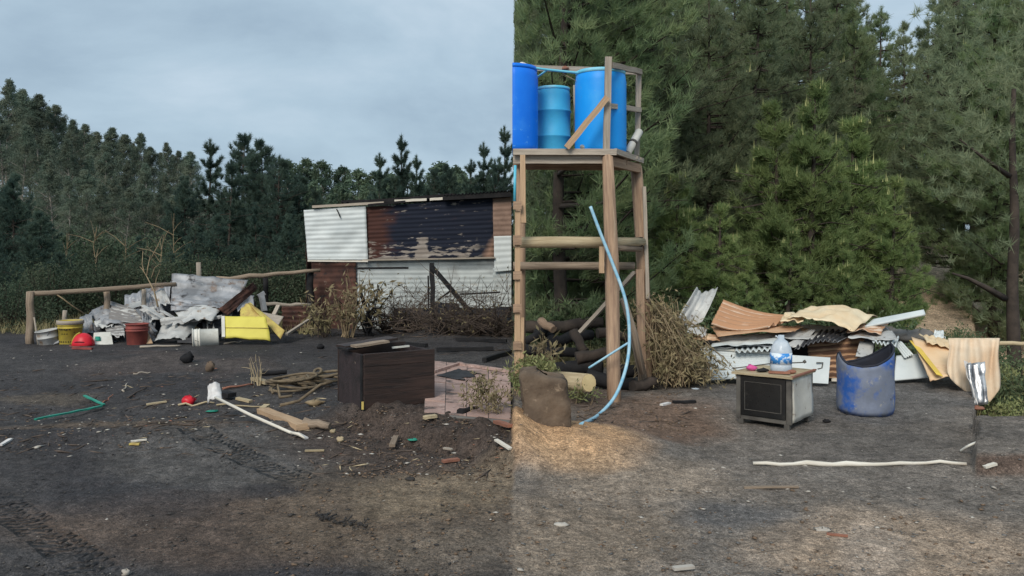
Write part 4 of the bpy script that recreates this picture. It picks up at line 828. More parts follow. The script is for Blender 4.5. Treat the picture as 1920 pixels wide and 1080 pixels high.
bucket('bucket', 'battered white metal drum beside the fence post', P(94, 652, 13.25), .17, .30, 'pale_sheet', axis=(-.12, -.1, 1), bands=((.6, .01),))
scrap(FL, 'bent grey plate lying against the battered white drum', [(100, 618, 13.45), (114, 612, 13.5), (120, 640, 13.2), (82, 652, 13.1)], 'galvanised', crum=.03)
hp = thing('helmet', 'red safety helmet with orange brim edge beside the yellow bucket', 'helmet', tuple(P(156, 652, 13.0)))
q = MB(); c = Vector(hp['org']); pts = np.array([[c+V(.175*math.cos(a)*math.cos(e_), .14*math.sin(a)*math.cos(e_), .03+.21*math.sin(e_)) for e_ in np.linspace(0, 1.57, 9)] for a in np.linspace(0, 2*math.pi, 25)]); q.surf(pts, .004); q.build('shell', 'red_bright', hp)
q = MB(); q.tube([c+V(.18*math.cos(a)-.02, .15*math.sin(a), .035) for a in np.linspace(0, 6.28, 24)], .012, 6); q.build('brim', 'red_plastic', hp)
q = MB(); q.tube([c+V(-.17*math.cos(a), -.03, .03+.22*math.sin(a)) for a in np.linspace(.1, 1.4, 8)], .012, 5); q.build('crest_band', 'yellow_plastic', hp)
q = MB(); q.tube([c+V(.13*math.cos(a), -.13*math.sin(a)-.01, .06+.05*math.sin(a)) for a in np.linspace(.4, 2.4, 8)], .007, 5); q.build('strap', 'charred_wood', hp)
q = MB(); q.beam(G(136, 655, .02), G(173, 656, .02), .04, .03); q.build('plank', 'red_plastic', None, 'flat reddish strip lying under the red helmet', 'strip')
bx_ = thing('carton', 'white carton with green print tipped beside the red helmet', 'carton', tuple(P(193, 652, 13.25)))
q = MB(); q.surf(sheet_pts([(175, 628, 13.3), (207, 627, 13.45), (212, 653, 13.2), (178, 650, 13.1)], nu=6, nv=6, crum=.01), .12, sm=False); cb_ = q.build('body', 'white_plastic', bx_, bevel=.008)
q = MB(); q.surf(sheet_pts([(178, 631, 13.17), (188, 631, 13.21), (189, 639, 13.15), (179, 639, 13.11)], nu=3, nv=3), .004); q.build('print', 'green_plastic', cb_)

# thin sapling branch over the heap
def branchy(name, label, cat, base, tips, m, r=.012, group=None):
    q = MB()
    for a, b, r0 in tips: q.tube([a, Vector(a).lerp(Vector(b), .5)+V(rnd.gauss(0, .03), 0, rnd.gauss(0, .03)), b], [r0, r0*.8, r0*.45], 4)
    return q.build(name, m, None, label, cat, group)
branchy('bare_sapling', 'bare forked sapling branch sticking up from the heap', 'branch', None, [(P(296, 575, 13.9), P(275, 518, 14.1), .018), (P(275, 518, 14.1), P(262, 500, 14.2), .010), (P(275, 518, 14.1), P(282, 478, 14.2), .011), (P(270, 508, 14.1), P(268, 470, 14.3), .010), (P(280, 490, 14.2), P(305, 440, 14.4), .009), (P(284, 520, 14.1), P(300, 495, 14.3), .008), (P(290, 545, 14.0), P(300, 505, 14.2), .007)], 'dry_stem')

# shrubs and burnt brush before the shed
def twigs(q, base, n, hmin, hmax, spread, r=.01, lean=V(0, 0, 0), curl=.25, fork=2, leafpos=None, seg=4):
    for i in range(n):
        a = rnd.random()*6.283; d = V(math.cos(a)*spread*rnd.random(), math.sin(a)*spread*rnd.random(), 1)+lean; d.normalize(); ln_ = rnd.uniform(hmin, hmax)
        p = Vector(base)+V(rnd.gauss(0, .06), rnd.gauss(0, .06), 0); pts = [p.copy()]
        for k in range(seg):
            d = (d+V(rnd.gauss(0, curl), rnd.gauss(0, curl), rnd.gauss(0, curl*.6))).normalized(); p = p+d*ln_/seg; pts.append(p.copy())
            if leafpos is not None and k >= 1: leafpos.append(tuple(p))
        q.tube(pts, [r*(1-.75*k/seg) for k in range(seg+1)], 4, cap=False)
        for f in range(fork):
            s0 = pts[rnd.randint(1, seg-1)]; e_ = s0+V(rnd.gauss(0, 1), rnd.gauss(0, 1), rnd.uniform(.2, 1)).normalized()*ln_*rnd.uniform(.2, .45); q.tube([s0, s0.lerp(e_, .5)+V(0, 0, rnd.gauss(0, .03)), e_], [r*.55, r*.4, r*.2], 3, cap=False)
            if leafpos is not None: leafpos.append(tuple(e_))
def shrub(name, label, base, n, hmin, hmax, spread, ms, ml, nl=14, ls=.12, lw=.03, droop=.8, sp_=.06, **k):
    root = thing(name, label, k.pop('cat', 'shrub'), tuple(base), k.pop('group', None)); q = MB(); lp = []; twigs(q, base, n, hmin, hmax, spread, leafpos=lp, **k); q.build('stem', ms, root, kind='stuff')
    if ml:
        v = leaves(np.array(lp)-np.array(base), sp_, nl, ls, lw, droop); tri_obj('foliage', v, 4, [ml], root)['kind'] = 'stuff'
    return root
shrub('dry_shrub', 'half dead shrub with yellowish stems in front of the rusty wall sheet', G(652, 632), 20, .7, 1.35, .5, 'dry_stem', 'dry_leaf', 3, r=.016)
shrub('dry_shrub', 'small withered shrub left of the yellow-stemmed shrub', G(608, 632), 14, .4, .9, .6, 'dead_twig', 'dry_leaf', 4)
shrub('dry_shrub', 'scorched shrub with hanging brown leaves right of the yellow-stemmed shrub', G(694, 630), 8, .8, 1.2, .35, 'charred_wood', 'dry_leaf', 4, ls=.16, lw=.05, r=.024)
pole(G(700, 630, -.05), P(676, 545, 14.8), .035, .03, 'charred_wood', None, 'charred_stick', bend=.015, label='crooked charred stick leaning in the shrubs', cat='stick')
for i, (px, py, n, hh, s_, lab) in enumerate(((730, 625, 22, .7, 1.1, 'low tangle of burnt twigs at the left foot of the pale wall'), (770, 622, 26, 1.0, 1.3, 'burnt twig tangle in the middle before the pale wall'), (840, 626, 28, .95, 1.5, 'burnt twig tangle just right of the charred post'), (890, 628, 24, .85, 1.4, 'burnt twig tangle below the leaning charred beam'), (935, 630, 26, .9, 1.4, 'burnt twig tangle at the right end of the shed'))):
    b = G(px, py); root = thing('burnt_brush', lab, 'brush', tuple(b), 'burnt brush before the shed'); q = MB(); lp = []; twigs(q, b, int(n*1.5), hh*.6, hh*1.6, s_*1.5, r=.011, curl=.4, fork=4, leafpos=lp)
    for _ in range(60):
        a = b+V(rnd.gauss(0, .45), rnd.gauss(0, .2), rnd.uniform(.02, .3)); e_ = a+V(rnd.gauss(0, .4), rnd.gauss(0, .2), rnd.gauss(.02, .12)); q.tube([a, a.lerp(e_, .5)+V(0, 0, rnd.gauss(0, .06)), e_], [.009, .007, .004], 3, cap=False)
    q.build('twig', 'dead_twig', root, kind='stuff'); tri_obj('leaf_litter', leaves(np.array(lp[::3])-np.array(b), .12, 1, .07, .025, .8), 4, ['dry_leaf'], root)['kind'] = 'stuff'
cf = thing('burnt_post', 'charred black post with a beam leaning from its top', 'post', tuple(G(811, 625)))
q = MB(); q.beam(G(813, 625, -.1), P(810, 494, 15.0), .085, .085, j=.015, seg=6); q.build('post', 'charred_wood', cf)
q = MB(); q.beam(P(810, 500, 14.9), P(905, 612, 14.3), .075, .06, j=.015, seg=6); q.build('leaning_beam', 'charred_wood', cf)
q = MB(); q.beam(P(803, 517, 15.1), G(805, 622, -.05), .03, .04, j=.01, seg=5); q.build('batten', 'charred_wood', cf)
q = MB(); q.beam(P(822, 562, 14.9), P(845, 545, 14.95), .03, .03); q.build('strut', 'charred_wood', cf)
q = MB(); q.beam(P(665, 503, 15.2), P(766, 502, 15.3), .035, .04, j=.01, seg=4); q.build('charred_pole', 'charred_wood', None, 'thin charred pole crossing in front of the pale wall', 'pole')
q = MB(); q.beam(P(862, 552, 15.4), P(938, 548, 15.5), .03, .03, j=.01, seg=4); q.build('charred_pole', 'charred_wood', None, 'charred pole lying on the brush near the right wall', 'pole')
scrap(FL, 'rusty dark sheet slumped in the burnt brush', [(835, 585, 15.3), (905, 588, 15.4), (900, 630, 14.6), (830, 628, 14.6)], 'burnt_sheet', crum=.06, corr=6, axis=1, amp=.02)
scrap(FL, 'blackened sheet with bright lip at the right end of the shed', [(905, 592, 15.0), (957, 578, 15.2), (957, 630, 14.4), (890, 630, 14.4)], 'burnt_sheet', bow=.08, crum=.05)
scrap(FL, 'burnt dark panel standing behind the charred post', [(815, 565, 15.4), (860, 570, 15.4), (858, 625, 15.0), (815, 622, 14.9)], 'burnt_sheet', crum=.04)

# ================================================================ left foreground: chest and strewn things
A = G(682, 779); th_ = R(33); ex = V(math.cos(th_), math.sin(th_), 0); ey = V(-math.sin(th_), math.cos(th_), 0); WW, DD, HH = .72, .64, .55
A.z = A.z-.005
ch = thing('wooden_chest', 'dark scorched wooden drawer chest lying with its open top up', 'chest', tuple(A))
C3 = lambda x, y, z: A+ex*x+ey*y+V(0, 0, z)
def slab(name, x0, x1, y0, y1, z0, z1, m, par=ch, lab=None, **k):
    q = MB(); q.beam(C3(x0, (y0+y1)/2, (z0+z1)/2), C3(x1, (y0+y1)/2, (z0+z1)/2), y1-y0, z1-z0, seg=k.pop('seg', 4), j=k.pop('j', .003)); return q.build(name, m, par, lab, bevel=.003)
zs = [0.02, .15, .28, .41, .53]
for i in range(4): slab('front_board', 0, WW, -.012, .012, zs[i]+.0004, zs[i+1]-.0004, 'chest_wood')
slab('side_panel', .004, .028, .013, DD, .0, .515, 'chest_side'); slab('side_panel', WW-.03, WW-.006, .013, DD, .0, .515, 'chest_side')
slab('back_panel', .0, WW, DD, DD+.02, .0, .54, 'chest_wood'); slab('floor_panel', .03, WW-.03, .02, DD-.002, .06, .075, 'chest_side')
slab('plinth', .25, WW+.01, -.02, .03, -.03, .018, 'chest_wood'); slab('corner_post', -.012, .002, .02, .06, .0, .52, 'charred_wood')
q = MB(); q.beam(C3(-.05, .44, .556), C3(.52, .50, .60), .20, .022, j=.006, seg=5); q.build('lid_board', 'chest_wood', ch)
q = MB(); q.beam(C3(-.07, .34, .545), C3(.2, .40, .565), .18, .02, j=.006, seg=4); q.build('lid_board', 'grey_wood', ch)
bpy.data.objects[q and 'lid_board.001'].data.materials[0] = MAT['charred_wood']
q = MB(); q.beam(C3(.42, .3, .53), C3(.60, .3, .535), .02, .016); q.build('light_strip', 'white_plastic', ch)
q = MB(); q.beam(C3(.0, .25, .575), C3(.35, .28, .60), .12, .02, j=.006, seg=3); q.build('lid_board', 'pole_wood', ch)
q = MB(); q.beam(C3(-.016, -.016, .03), C3(-.016, -.016, .10), .02, .02); q.build('chipped_corner', 'yellow_rust', ch)

# tiled concrete floor of the burnt house
fl = thing('tiled_floor', 'pinkish tiled floor slab left bare beside the chest', 'floor slab', tuple(G(880, 725)))
f0 = hz(-.45, 8.6)+.075
def FP(px, py): Y = FOC*(CAMZ-f0)/(py-HOR); return V((px-960)/FOC*Y, Y, f0)
q = MB(); a, b, c_, d_ = FP(795, 772), FP(958, 786), FP(958, 692), FP(800, 675); dn = V(0, 0, -.14)
q.add([a-V(0, 0, .012), b-V(0, 0, .012), c_-V(0, 0, .012), d_-V(0, 0, .012), a+dn, b+dn, c_+dn, d_+dn], [[0, 1, 2, 3], [1, 0, 4, 5], [2, 1, 5, 6], [3, 2, 6, 7], [0, 3, 7, 4]]); q.build('slab', 'clod_grey', fl)
nx, ny = 4, 6
for i in range(nx):
    for j in range(ny):
        g_ = .008; f = lambda s, t_: a.lerp(b, s).lerp(d_.lerp(c_, s), t_)
        pts = [f((i+g_*2)/nx, (j+g_*3)/ny), f((i+1-g_*2)/nx, (j+g_*3)/ny), f((i+1-g_*2)/nx, (j+1-g_*3)/ny), f((i+g_*2)/nx, (j+1-g_*3)/ny)]
        zj = rnd.uniform(-.004, .004); up_ = [p+V(0, 0, zj+rnd.uniform(-.002, .002)) for p in pts]; lo_ = [p-V(0, 0, .010) for p in pts]
        q = MB(); q.add(up_+lo_, [[0, 1, 2, 3], [1, 0, 4, 5], [2, 1, 5, 6], [3, 2, 6, 7], [0, 3, 7, 4]]); q.build('tile', 'floor_tile', fl)
for (x0, y0, x1, y1, wd, lab) in ((812, 700, 862, 684, .03, 'pale kerb strip along the left edge of the tiled floor'), (858, 684, 957, 700, .035, 'pale kerb strip along the far edge of the tiled floor')):
    q = MB(); q.beam(FP(x0, y0)+V(0, 0, .02), FP(x1, y1)+V(0, 0, .02), wd*1.6, .03, j=.006, seg=5); q.build('kerb_strip', 'floor_tile', fl, lab)
sheet('soot_patch', None, None, [tuple(FP(818, 706)+V(0, 0, .011)), tuple(FP(868, 690)+V(0, 0, .011)), tuple(FP(908, 702)+V(0, 0, .011)), tuple(FP(872, 715)+V(0, 0, .011))], 'dark_sheet', .006, fl, crum=.012, rag=.3)
shrub('weed_plant', 'straggly half dry weed growing at the edge of the tiled floor', G(912, 782), 14, .25, .42, .35, 'dry_stem', 'dry_leaf', 9, .055, .014, .5, .03, r=.006, cat='weed')
for a, b, wd, lab in (((818, 660), (925, 658), .05, 'long charred beam lying flat behind the chest'), ((908, 680), (957, 664), .06, 'charred beam slanting on the ground at the right end'), ((690, 645), (800, 652), .05, 'charred lath on the ground between shed and chest'), ((855, 640), (950, 644), .05, 'charred lath at the foot of the burnt brush')):
    q = MB(); q.beam(G(*a, .04), G(*b, .04), wd, .05, j=.012, seg=5); q.build('charred_beam', 'charred_wood', None, lab, 'beam')
def lump(name, label, cat, p, s, m, seed=0, squash=(1, 1, .7)):
    q = MB(); pts = []
    for i, a in enumerate(np.linspace(0, 2*math.pi, 13)):
        rowp = []
        for e_ in np.linspace(-1.5, 1.5, 8):
            r = s*(1+.6*float(fbm(math.cos(a)*2.2+seed*3.1, math.sin(a)*2.2+e_*2.6, seed))); rowp.append((p[0]+r*squash[0]*math.cos(a)*math.cos(e_), p[1]+r*squash[1]*math.sin(a)*math.cos(e_), p[2]+r*squash[2]*(math.sin(e_)+.75)))
        pts.append(rowp)
    pts[-1] = pts[0]; q.surf(np.array(pts), .001); return q.build(name, m, None, label, cat)
lump('charred_lump', 'small charred stump lump on the soot left of the dry stalks', 'lump', G(351, 680), .085, 'charred_wood', 1, (1, 1, .9))
lump('charred_lump', 'black lump in the soot behind the chest', 'lump', G(601, 654), .06, 'charred_wood', 2)
lump('grass_clump', 'brown clump of dead roots near the red sticks', 'clump', G(393, 696), .065, 'soil_block', 3, (.9, .9, 1.1))
lump('red_ball', 'crumpled red plastic toy at the left of the white shovel', 'toy', G(354, 758), .062, 'red_bright', 4, (1.15, 1, .75))
lump('red_ball', 'small pinkish red rag on the rope heap', 'rag', G(521, 720), .04, 'red_bright', 5, (1.2, 1, .7))
lump('stone', 'pale rounded stone at the end of the split log', 'stone', G(624, 812), .028, 'split_wood', 6)
lump('stone', 'cream chunk lying right of the split log', 'stone', G(638, 828), .030, 'split_wood', 7)
lump('green_rag', 'dark green rag under the white shovel handle', 'rag', G(398, 772), .045, 'green_plastic', 8, (1.5, 1, .2))
lump('green_rag', 'teal plastic scrap on the soil bank under the chest', 'rag', G(775, 825), .035, 'green_plastic', 9, (1.3, 1, .22))
lump('stone', 'white pebble at the lower left of the yard', 'stone', G(237, 1078), .022, 'chip_pale', 10)
lump('stone', 'burnt dark chunk on the brown patch', 'stone', G(769, 901), .022, 'clod', 12, (1.4, .8, .6))
# white shovel with long pole handle
shv = thing('shovel', 'white plastic shovel blade with long white pole handle', 'shovel', tuple(G(402, 757)))
q = MB(); q.surf(sheet_pts([(390, 724, 7.95), (414, 722, 7.95), (418, 755, 7.75), (390, 757, 7.8)], bow=.05, crum=.03, nu=14, nv=12, rag=.08), .012); q.build('blade', 'cloth_white', shv)
q = MB(); q.tube([P(404, 745, 7.7), P(470, 778, 7.25), P(540, 809, 6.95), P(548, 812, 6.9)], .014, 8); q.build('handle', 'white_stick', shv)
q = MB(); q.tube([P(546, 811, 6.9), P(560, 814, 6.86), P(572, 822, 6.82)], [.012, .016, .008], 6); q.build('torn_end', 'white_stick', shv)
def stick(a, b, r, m, lab, name='stick', flat=False, lift=.015, cat='stick', bend=.01):
    a = G(*a, lift); b = G(*b, lift)
    if flat:
        q = MB(); q.beam(a, b, r*2.6, r*1.2, j=r*.3, seg=4); return q.build(name, m, None, lab, cat)
    return pole(a, b, r, r*.75, m, None, name, 5, bend, label=lab, cat=cat)
stick((492, 775), (566, 806), .045, 'fresh_wood', 'rotten brown plank beside the white pole', 'plank', True, .03, 'plank')
stick((570, 800), (618, 808), .045, 'pole_wood', 'short split log with pale end by the chest', 'log', False, .04, 'log')
stick((476, 716), (502, 724), .03, 'split_wood', 'pale wood block among the rope', 'wood_block', True, .04, 'block')
stick((492, 772), (500, 766), .025, 'split_wood', 'pale chip at the left end of the rotten plank', 'wood_chip', True, .03, 'chip')
stick((418, 731), (474, 723), .014, 'orange_clay', 'reddish stick running from the shovel to the rope')
stick((500, 722), (625, 706), .014, 'fresh_wood', 'brown stick lying behind the coiled rope')
stick((486, 705), (538, 703), .035, 'charred_wood', 'dark pipe stub lying beside the dry stalks', 'pipe', False, .035, 'pipe')
stick((334, 762), (402, 758), .011, 'split_wood', 'pale stick in front of the crumpled red toy')
stick((406, 762), (492, 765), .010, 'split_wood', 'pale thin stick under the white pole')
stick((445, 750), (470, 756), .020, 'split_wood', 'short pale stub right of the shovel blade', 'wood_chip', True, .02, 'chip')
stick((418, 745), (436, 750), .04, 'charred_wood', 'small black box shape right of the shovel blade', 'charred_block', True, .05, 'block')
stick((240, 748), (275, 728), .008, 'dead_twig', 'forked twig on the soot, its long left arm'); stick((262, 728), (330, 722), .007, 'dead_twig', 'long thin twig lying level on the soot'); stick((232, 736), (239, 720), .009, 'grey_wood', 'short pale twig standing askew on the soot')
stick((192, 758), (212, 742), .007, 'orange_clay', 'reddish twig above the green strip'); stick((250, 703), (282, 700), .009, 'grey_wood', 'small grey lath on the far soot')
stick((262, 652), (338, 650), .018, 'grey_wood', 'long pale stick at the foot of the left heap'); stick((420, 646), (452, 642), .014, 'grey_wood', 'short stick on the soot before the yellow door')
stick((275, 762), (312, 756), .013, 'split_wood', 'pale splinter amid dry grass left of the red toy', 'wood_chip', True, .02, 'chip')
stick((245, 830), (275, 827), .010, 'white_stick', 'white scrap on the open soot in the middle left', 'scrap', True, .012, 'scrap'); stick((243, 834), (262, 834), .012, 'yellow_rust', 'yellowish scrap just below the white scrap', 'scrap', True, .008, 'scrap')
stick((572, 848), (608, 847), .010, 'split_wood', 'pale lath on the tyre-marked ground', 'lath', True, .012, 'lath')
stick((0, 838), (20, 826), .012, 'cloth_white', 'white scrap at the left edge of the picture', 'scrap', True, .012, 'scrap')
stick((558, 815), (575, 824), .012, 'cloth_white', 'torn white shred below the pole end', 'scrap', True, .01, 'scrap')
stick((930, 832), (957, 850), .012, 'white_stick', 'white stick on the soil bank at the right', 'stick', True, .03)
stick((832, 852), (848, 836), .010, 'grey_wood', 'grey splinter sticking from the soil bank', 'splinter', True, .05, 'splinter'); stick((830, 870), (860, 866), .016, 'orange_clay', 'reddish bark piece at the toe of the bank', 'bark_piece', True, .02, 'bark'); stick((735, 845), (742, 828), .018, 'pole_wood', 'brown chip standing in the soil bank', 'wood_chip', True, .04, 'chip')
stick((930, 800), (957, 808), .02, 'orange_clay', 'reddish branch bits right of the weed', 'bark_piece', True, .04, 'bark'); stick((795, 790), (818, 786), .02, 'split_wood', 'pale slab of wood under the chest corner', 'wood_chip', True, .03, 'chip')
stick((862, 782), (895, 775), .035, 'charred_wood', 'rounded black log beside the weed', 'log', False, .04, 'log')
# tangle of root crumbs in the middle of the brown ground
q = MB(); b = G(620, 975)
for _ in range(60):
    s_ = rnd.random(); c = G(590+s_*110, 970+s_*26+rnd.gauss(0, 4), .01); a_ = rnd.random()*6.28; l_ = rnd.uniform(.01, .05)*(1.3-s_); q.tube([c, c+V(math.cos(a_)*l_, math.sin(a_)*l_, rnd.uniform(0, .02))], .005, 4)
q.build('root_tangle', 'clod', None, 'black root tangle on the brown ground in the left foreground', 'roots', kind='stuff')
# green plastic strip
gs = thing('plastic_strip', 'bent teal plastic strip lying on the soot', 'plastic strip', tuple(G(170, 770)))
q = MB(); q.beam(G(66, 790, .02), G(190, 767, .03), .035, .015, j=.008, seg=8); q.build('long_arm', 'green_plastic', gs)
q = MB(); q.beam(G(158, 752, .06), G(195, 764, .03), .03, .012, j=.008, seg=4); q.build('short_arm', 'green_plastic', gs)
# rope heap
def rope(label, px, py, n, seed, r=.015):
    rr = random.Random(seed); q = MB(); c0 = G(px, py); pts = []
    for k in range((n+3)*14):
        a = k/14*6.283+seed; R_ = .15+.07*math.sin(k*.083+seed); cx = .10*math.sin(k*.045*6+seed); pts.append(c0+V(cx+R_*1.35*math.cos(a), R_*.95*math.sin(a), .03+.022*(k/14)+.05*max(0, math.sin(k*.37+seed))))
    q.tube(pts, r, 6, wob=.35); return q.build('rope_coil', 'rope_fibre', None, label, 'rope')
rope('tangled coil of thick brown rope left of the chest', 545, 735, 3, 1); rope('second rope coil tucked against the chest side', 592, 725, 3, 4.2, .017)
q = MB(); q.tube([P(512, 738, 7.95), P(508, 728, 8.0), P(520, 722, 8.05), P(525, 745, 7.85), P(548, 742, 7.85)], .014, 6); q.tube([P(525, 760, 7.7), P(560, 752, 7.75), P(600, 722, 7.9), P(622, 716, 7.95)], .016, 6); q.build('rope_coil', 'rope_fibre', None, 'loose rope end snaking toward the chest foot', 'rope')
lump('fibre_clump', 'straw coloured clump of frayed fibres at the chest foot', 'clump', G(590, 760), .07, 'dry_stem', 14, (1.3, 1, .5))
shrub('dry_stalks', 'upright tuft of pale dry stalks on the soot', G(482, 722), 9, .18, .38, .45, 'split_wood', None, r=.008, cat='stalks', curl=.1, fork=1)
# ================================================================ right half: water tower
FR, BK = 8.6, 9.5
tw = thing('water_tower', 'rough timber tower carrying a plank deck for blue drums', 'tower', (.8, 9.0, hz(.8, 9)))
ZD = 2.66
def tpost(pts, r, name='post', m='tower_wood', par=tw, lab=None, n=9):
    q = MB(); q.tube(pts, r, n, wob=.16); return q.build(name, m, par, lab)
def tbeam(a, b, wd, ht, name='beam', m='tower_wood', par=tw, lab=None, up=(0, 0, 1), seg=4, j=.006):
    q = MB(); q.beam(a, b, wd, ht, up=up, seg=seg, j=j); return q.build(name, m, par, lab)
f1 = G(1152, 752); tpost([f1-V(0, 0, .15), P(1150, 650, 8.55), P(1148, 500, 8.58), P(1143, 380, 8.6), P(1139, 291, 8.62)], [.074, .074, .075, .070, .060])
tpost([V(P(1214, 735, 9.35).x, 9.35, hz(1.6, 9.35)-.1), P(1209, 600, 9.4), P(1203, 450, 9.45), P(1193, 312, 9.5)], [.074, .074, .074, .066])
tbeam(P(1199, 505, 9.30), P(1205, 735, 9.25), .09, .05, 'splice'); tbeam(P(1208, 350, 9.38), P(1214, 560, 9.34), .04, .04, 'splice', 'grey_wood')
tpost([V(.10, 9.45, hz(.1, 9.45)-.1), V(.10, 9.45, ZD-.1)], .06)
# deck planks and edge
nP = 7
for i in range(nP):
    t0 = i/nP; y = lerp(FR, BK, (i+.5)/nP); x1 = lerp(1.09, 1.53, (i+.5)/nP); tbeam(V(.012, y, ZD+.02), V(x1+rnd.uniform(-.02, .02), y, ZD+.02), (BK-FR)/nP-.008, .03, 'deck_plank', 'grey_wood', seg=3, j=.004)
tbeam(V(.012, FR-.02, ZD), V(1.12, FR-.02, ZD), .03, .065, 'edge_board', 'grey_wood'); tbeam(V(1.115, FR+.01, ZD+.01), V(1.555, BK+.02, ZD+.01), .03, .06, 'edge_board', 'grey_wood')
tbeam(V(.012, FR+.06, ZD-.075), V(1.02, FR+.06, ZD-.075), .05, .085, 'joist', 'grey_wood'); tbeam(V(1.08, FR+.12, ZD-.09), V(1.50, BK-.08, ZD-.09), .05, .1, 'joist'); tbeam(V(.012, BK-.04, ZD-.06), V(1.5, BK-.04, ZD-.06), .05, .09, 'joist')
tbeam(V(.012, 9.05, ZD-.05), V(1.3, 9.05, ZD-.05), .06, .09, 'joist')
# cross poles
tpost([P(962, 455, 8.66), P(1060, 454, 8.66), P(1142, 455, 8.72), P(1205, 453, 9.3)], [.062, .064, .06, .05], 'cross_pole', 'split_wood'); tpost([P(962, 499, 9.35), P(1190, 499, 9.35)], .046, 'cross_pole', 'pole_wood')
tpost([P(1150, 464, 8.75), P(1200, 466, 9.3)], .04, 'cross_pole', 'pole_wood'); tbeam(P(1128, 462, 8.5), P(1128, 512, 8.5), .055, .04, 'cleat', 'fresh_wood')
tpost([P(1196, 445, 9.28), P(1197, 462, 9.28)], .06, 'wire_binding', 'charred_wood')
tbeam(P(1088, 622, 9.6), P(1190, 510, 9.3), .09, .04, 'brace', 'grey_wood'); tpost([P(1186, 620, 9.2), P(1212, 735, 9.2)], .05, 'brace', 'pole_wood'); tpost([P(1168, 560, 8.9), P(1190, 630, 9.0), P(1205, 700, 9.05)], .04, 'brace', 'pole_wood')
# railing
def rp(px0, y0, px1, y1, Y, wd, m='grey_wood', name='rail_post'): tbeam(P(px0, y0, Y), P(px1, y1, Y), wd, wd*.7, name, m, up=(0, 1, 0))
rp(1141, 107, 1137, 280, 8.62, .072); rp(1161, 128, 1158, 282, 8.95, .055); rp(1198, 134, 1194, 292, 9.5, .06)
tbeam(P(1146, 122, 8.64), P(1201, 135, 9.5), .05, .06, 'rail', 'grey_wood'); tbeam(P(1143, 198, 8.68), P(1200, 206, 9.5), .04, .055, 'rail', 'grey_wood')
tbeam(P(961, 126, 9.62), P(1199, 135, 9.62), .03, .07, 'rail', 'grey_wood'); tbeam(P(1062, 277, 8.52), P(1139, 182, 8.54), .065, .03, 'diagonal_brace', 'fresh_wood', up=(0, 1, 0))
tpost([P(1176, 288, 9.2), P(1190, 262, 9.35), P(1199, 246, 9.42)], .045, 'elbow_piece', 'white_plastic'); tpost([P(1186, 269, 9.3), P(1188, 266, 9.32)], .05, 'elbow_piece', 'stove_frame'); tbeam(P(1077, 160, 9.62), P(1079, 270, 9.62), .03, .03, 'rail_post', 'grey_wood')
tbeam(P(1000, 297, 9.0), P(1003, 304, 9.0), .03, .03, 'nail_block', 'charred_wood')
# ladder at the tower's left
la = thing('ladder', 'rough timber ladder with short nailed rungs at the tower left end', 'ladder', tuple(V(.06, 8.4, hz(.06, 8.4))))
tbeam(P(970, 395, 8.4), V(.055, 8.4, hz(.05, 8.4)-.05), .055, .05, 'rail', 'fresh_wood', la); tbeam(P(980, 291, 8.5), P(981, 418, 8.42), .055, .045, 'rail', 'fresh_wood', la); tbeam(P(979, 595, 8.42), P(978, 692, 8.38), .04, .04, 'rail', 'fresh_wood', la)
for py in (385, 450, 516, 578, 648): tbeam(V(.012, 8.355, P(0, py, 8.36).z), P(978, py, 8.355), .03, .085 if py != 450 else .1, 'rung', 'tower_wood', la, seg=2)
q = MB(); q.tube([P(966, 310, 8.5), P(965, 378, 8.48)], .016, 6); q.build('pipe_stub', 'pipe_blue', la)

# drums on the deck
def drum(label, X, Y, r, h, m, rim, ribs, half=False):
    z0 = ZD+.038; root = thing('water_drum', label, 'drum', (X, Y, z0), 'blue water drums on the tower')
    rings = [(0.0, .0), (r*.93, 0), (r*.985, .02), (r, .06)]
    for fz in ribs: rings += [(r, h*fz-.018), (r+.012, h*fz-.006), (r+.012, h*fz+.006), (r, h*fz+.018)]
    rings += [(r*.995, h*.86), (r*.955, h*.95), (r*.93, h*.962)]
    q = MB(); a0, a1 = (-math.pi/2+.0001, math.pi/2-.0001) if half else (0, 2*math.pi)
    q.lathe(rings+[(r*.91, h*.965), (0, h*.965)], 36, (X, Y, z0), a0=a0, a1=a1, closed=not half); bd = q.build('body', m, root)
    q = MB(); q.lathe([(r*.925, h*.955), (r*.965, h*.957), (r*.968, h), (r*.93, h), (r*.925, h*.955)], 36, (X, Y, z0), a0=a0, a1=a1, closed=not half); q.build('rim', rim, bd)
    return root
drum('vivid deep blue drum standing directly beside the ladder end', .004, 8.95, .288, .94, 'drum_deep', 'drum_deep', (), True)
drum('slimmer lighter blue ribbed drum standing between its two bigger neighbours', .478, 9.36, .205, .80, 'drum_light', 'drum_rim', (.28, .65))
drum('bright blue drum with pale rim behind the diagonal brace', 1.005, 9.08, .292, .925, 'blue_drum', 'drum_rim', ())
def pipe(label, pts, r, m, cat='pipe', name='water_pipe'): q = MB(); q.tube(pts, r, 8); return q.build(name, m, None, label, cat)
pipe('thin blue water pipe running along the drum tops', [P(961, 121, 8.8), P(1020, 130, 8.9), P(1078, 136, 9.0), P(1118, 140, 9.0)], .014, 'pipe_blue')
pipe('short blue pipe branching down to the ribbed drum', [P(1026, 131, 8.93), P(1014, 140, 9.1), P(1002, 148, 9.2)], .011, 'pipe_blue')
pipe('thin pale wire sagging between two drums', [P(1055, 138, 9.0), P(1066, 144, 9.0), P(1080, 152, 9.0)], .006, 'dry_stem', 'wire')
lump('valve_cap', 'white valve lump on the pipe above the deep blue drum', 'valve', P(981, 128, 8.8), .04, 'white_plastic', 21, (1.3, 1, .8)); lump('valve_cap', 'tan fitting on the rail above the ribbed drum', 'fitting', P(1059, 131, 9.6), .035, 'orange_clay', 22, (1.2, 1, .7))
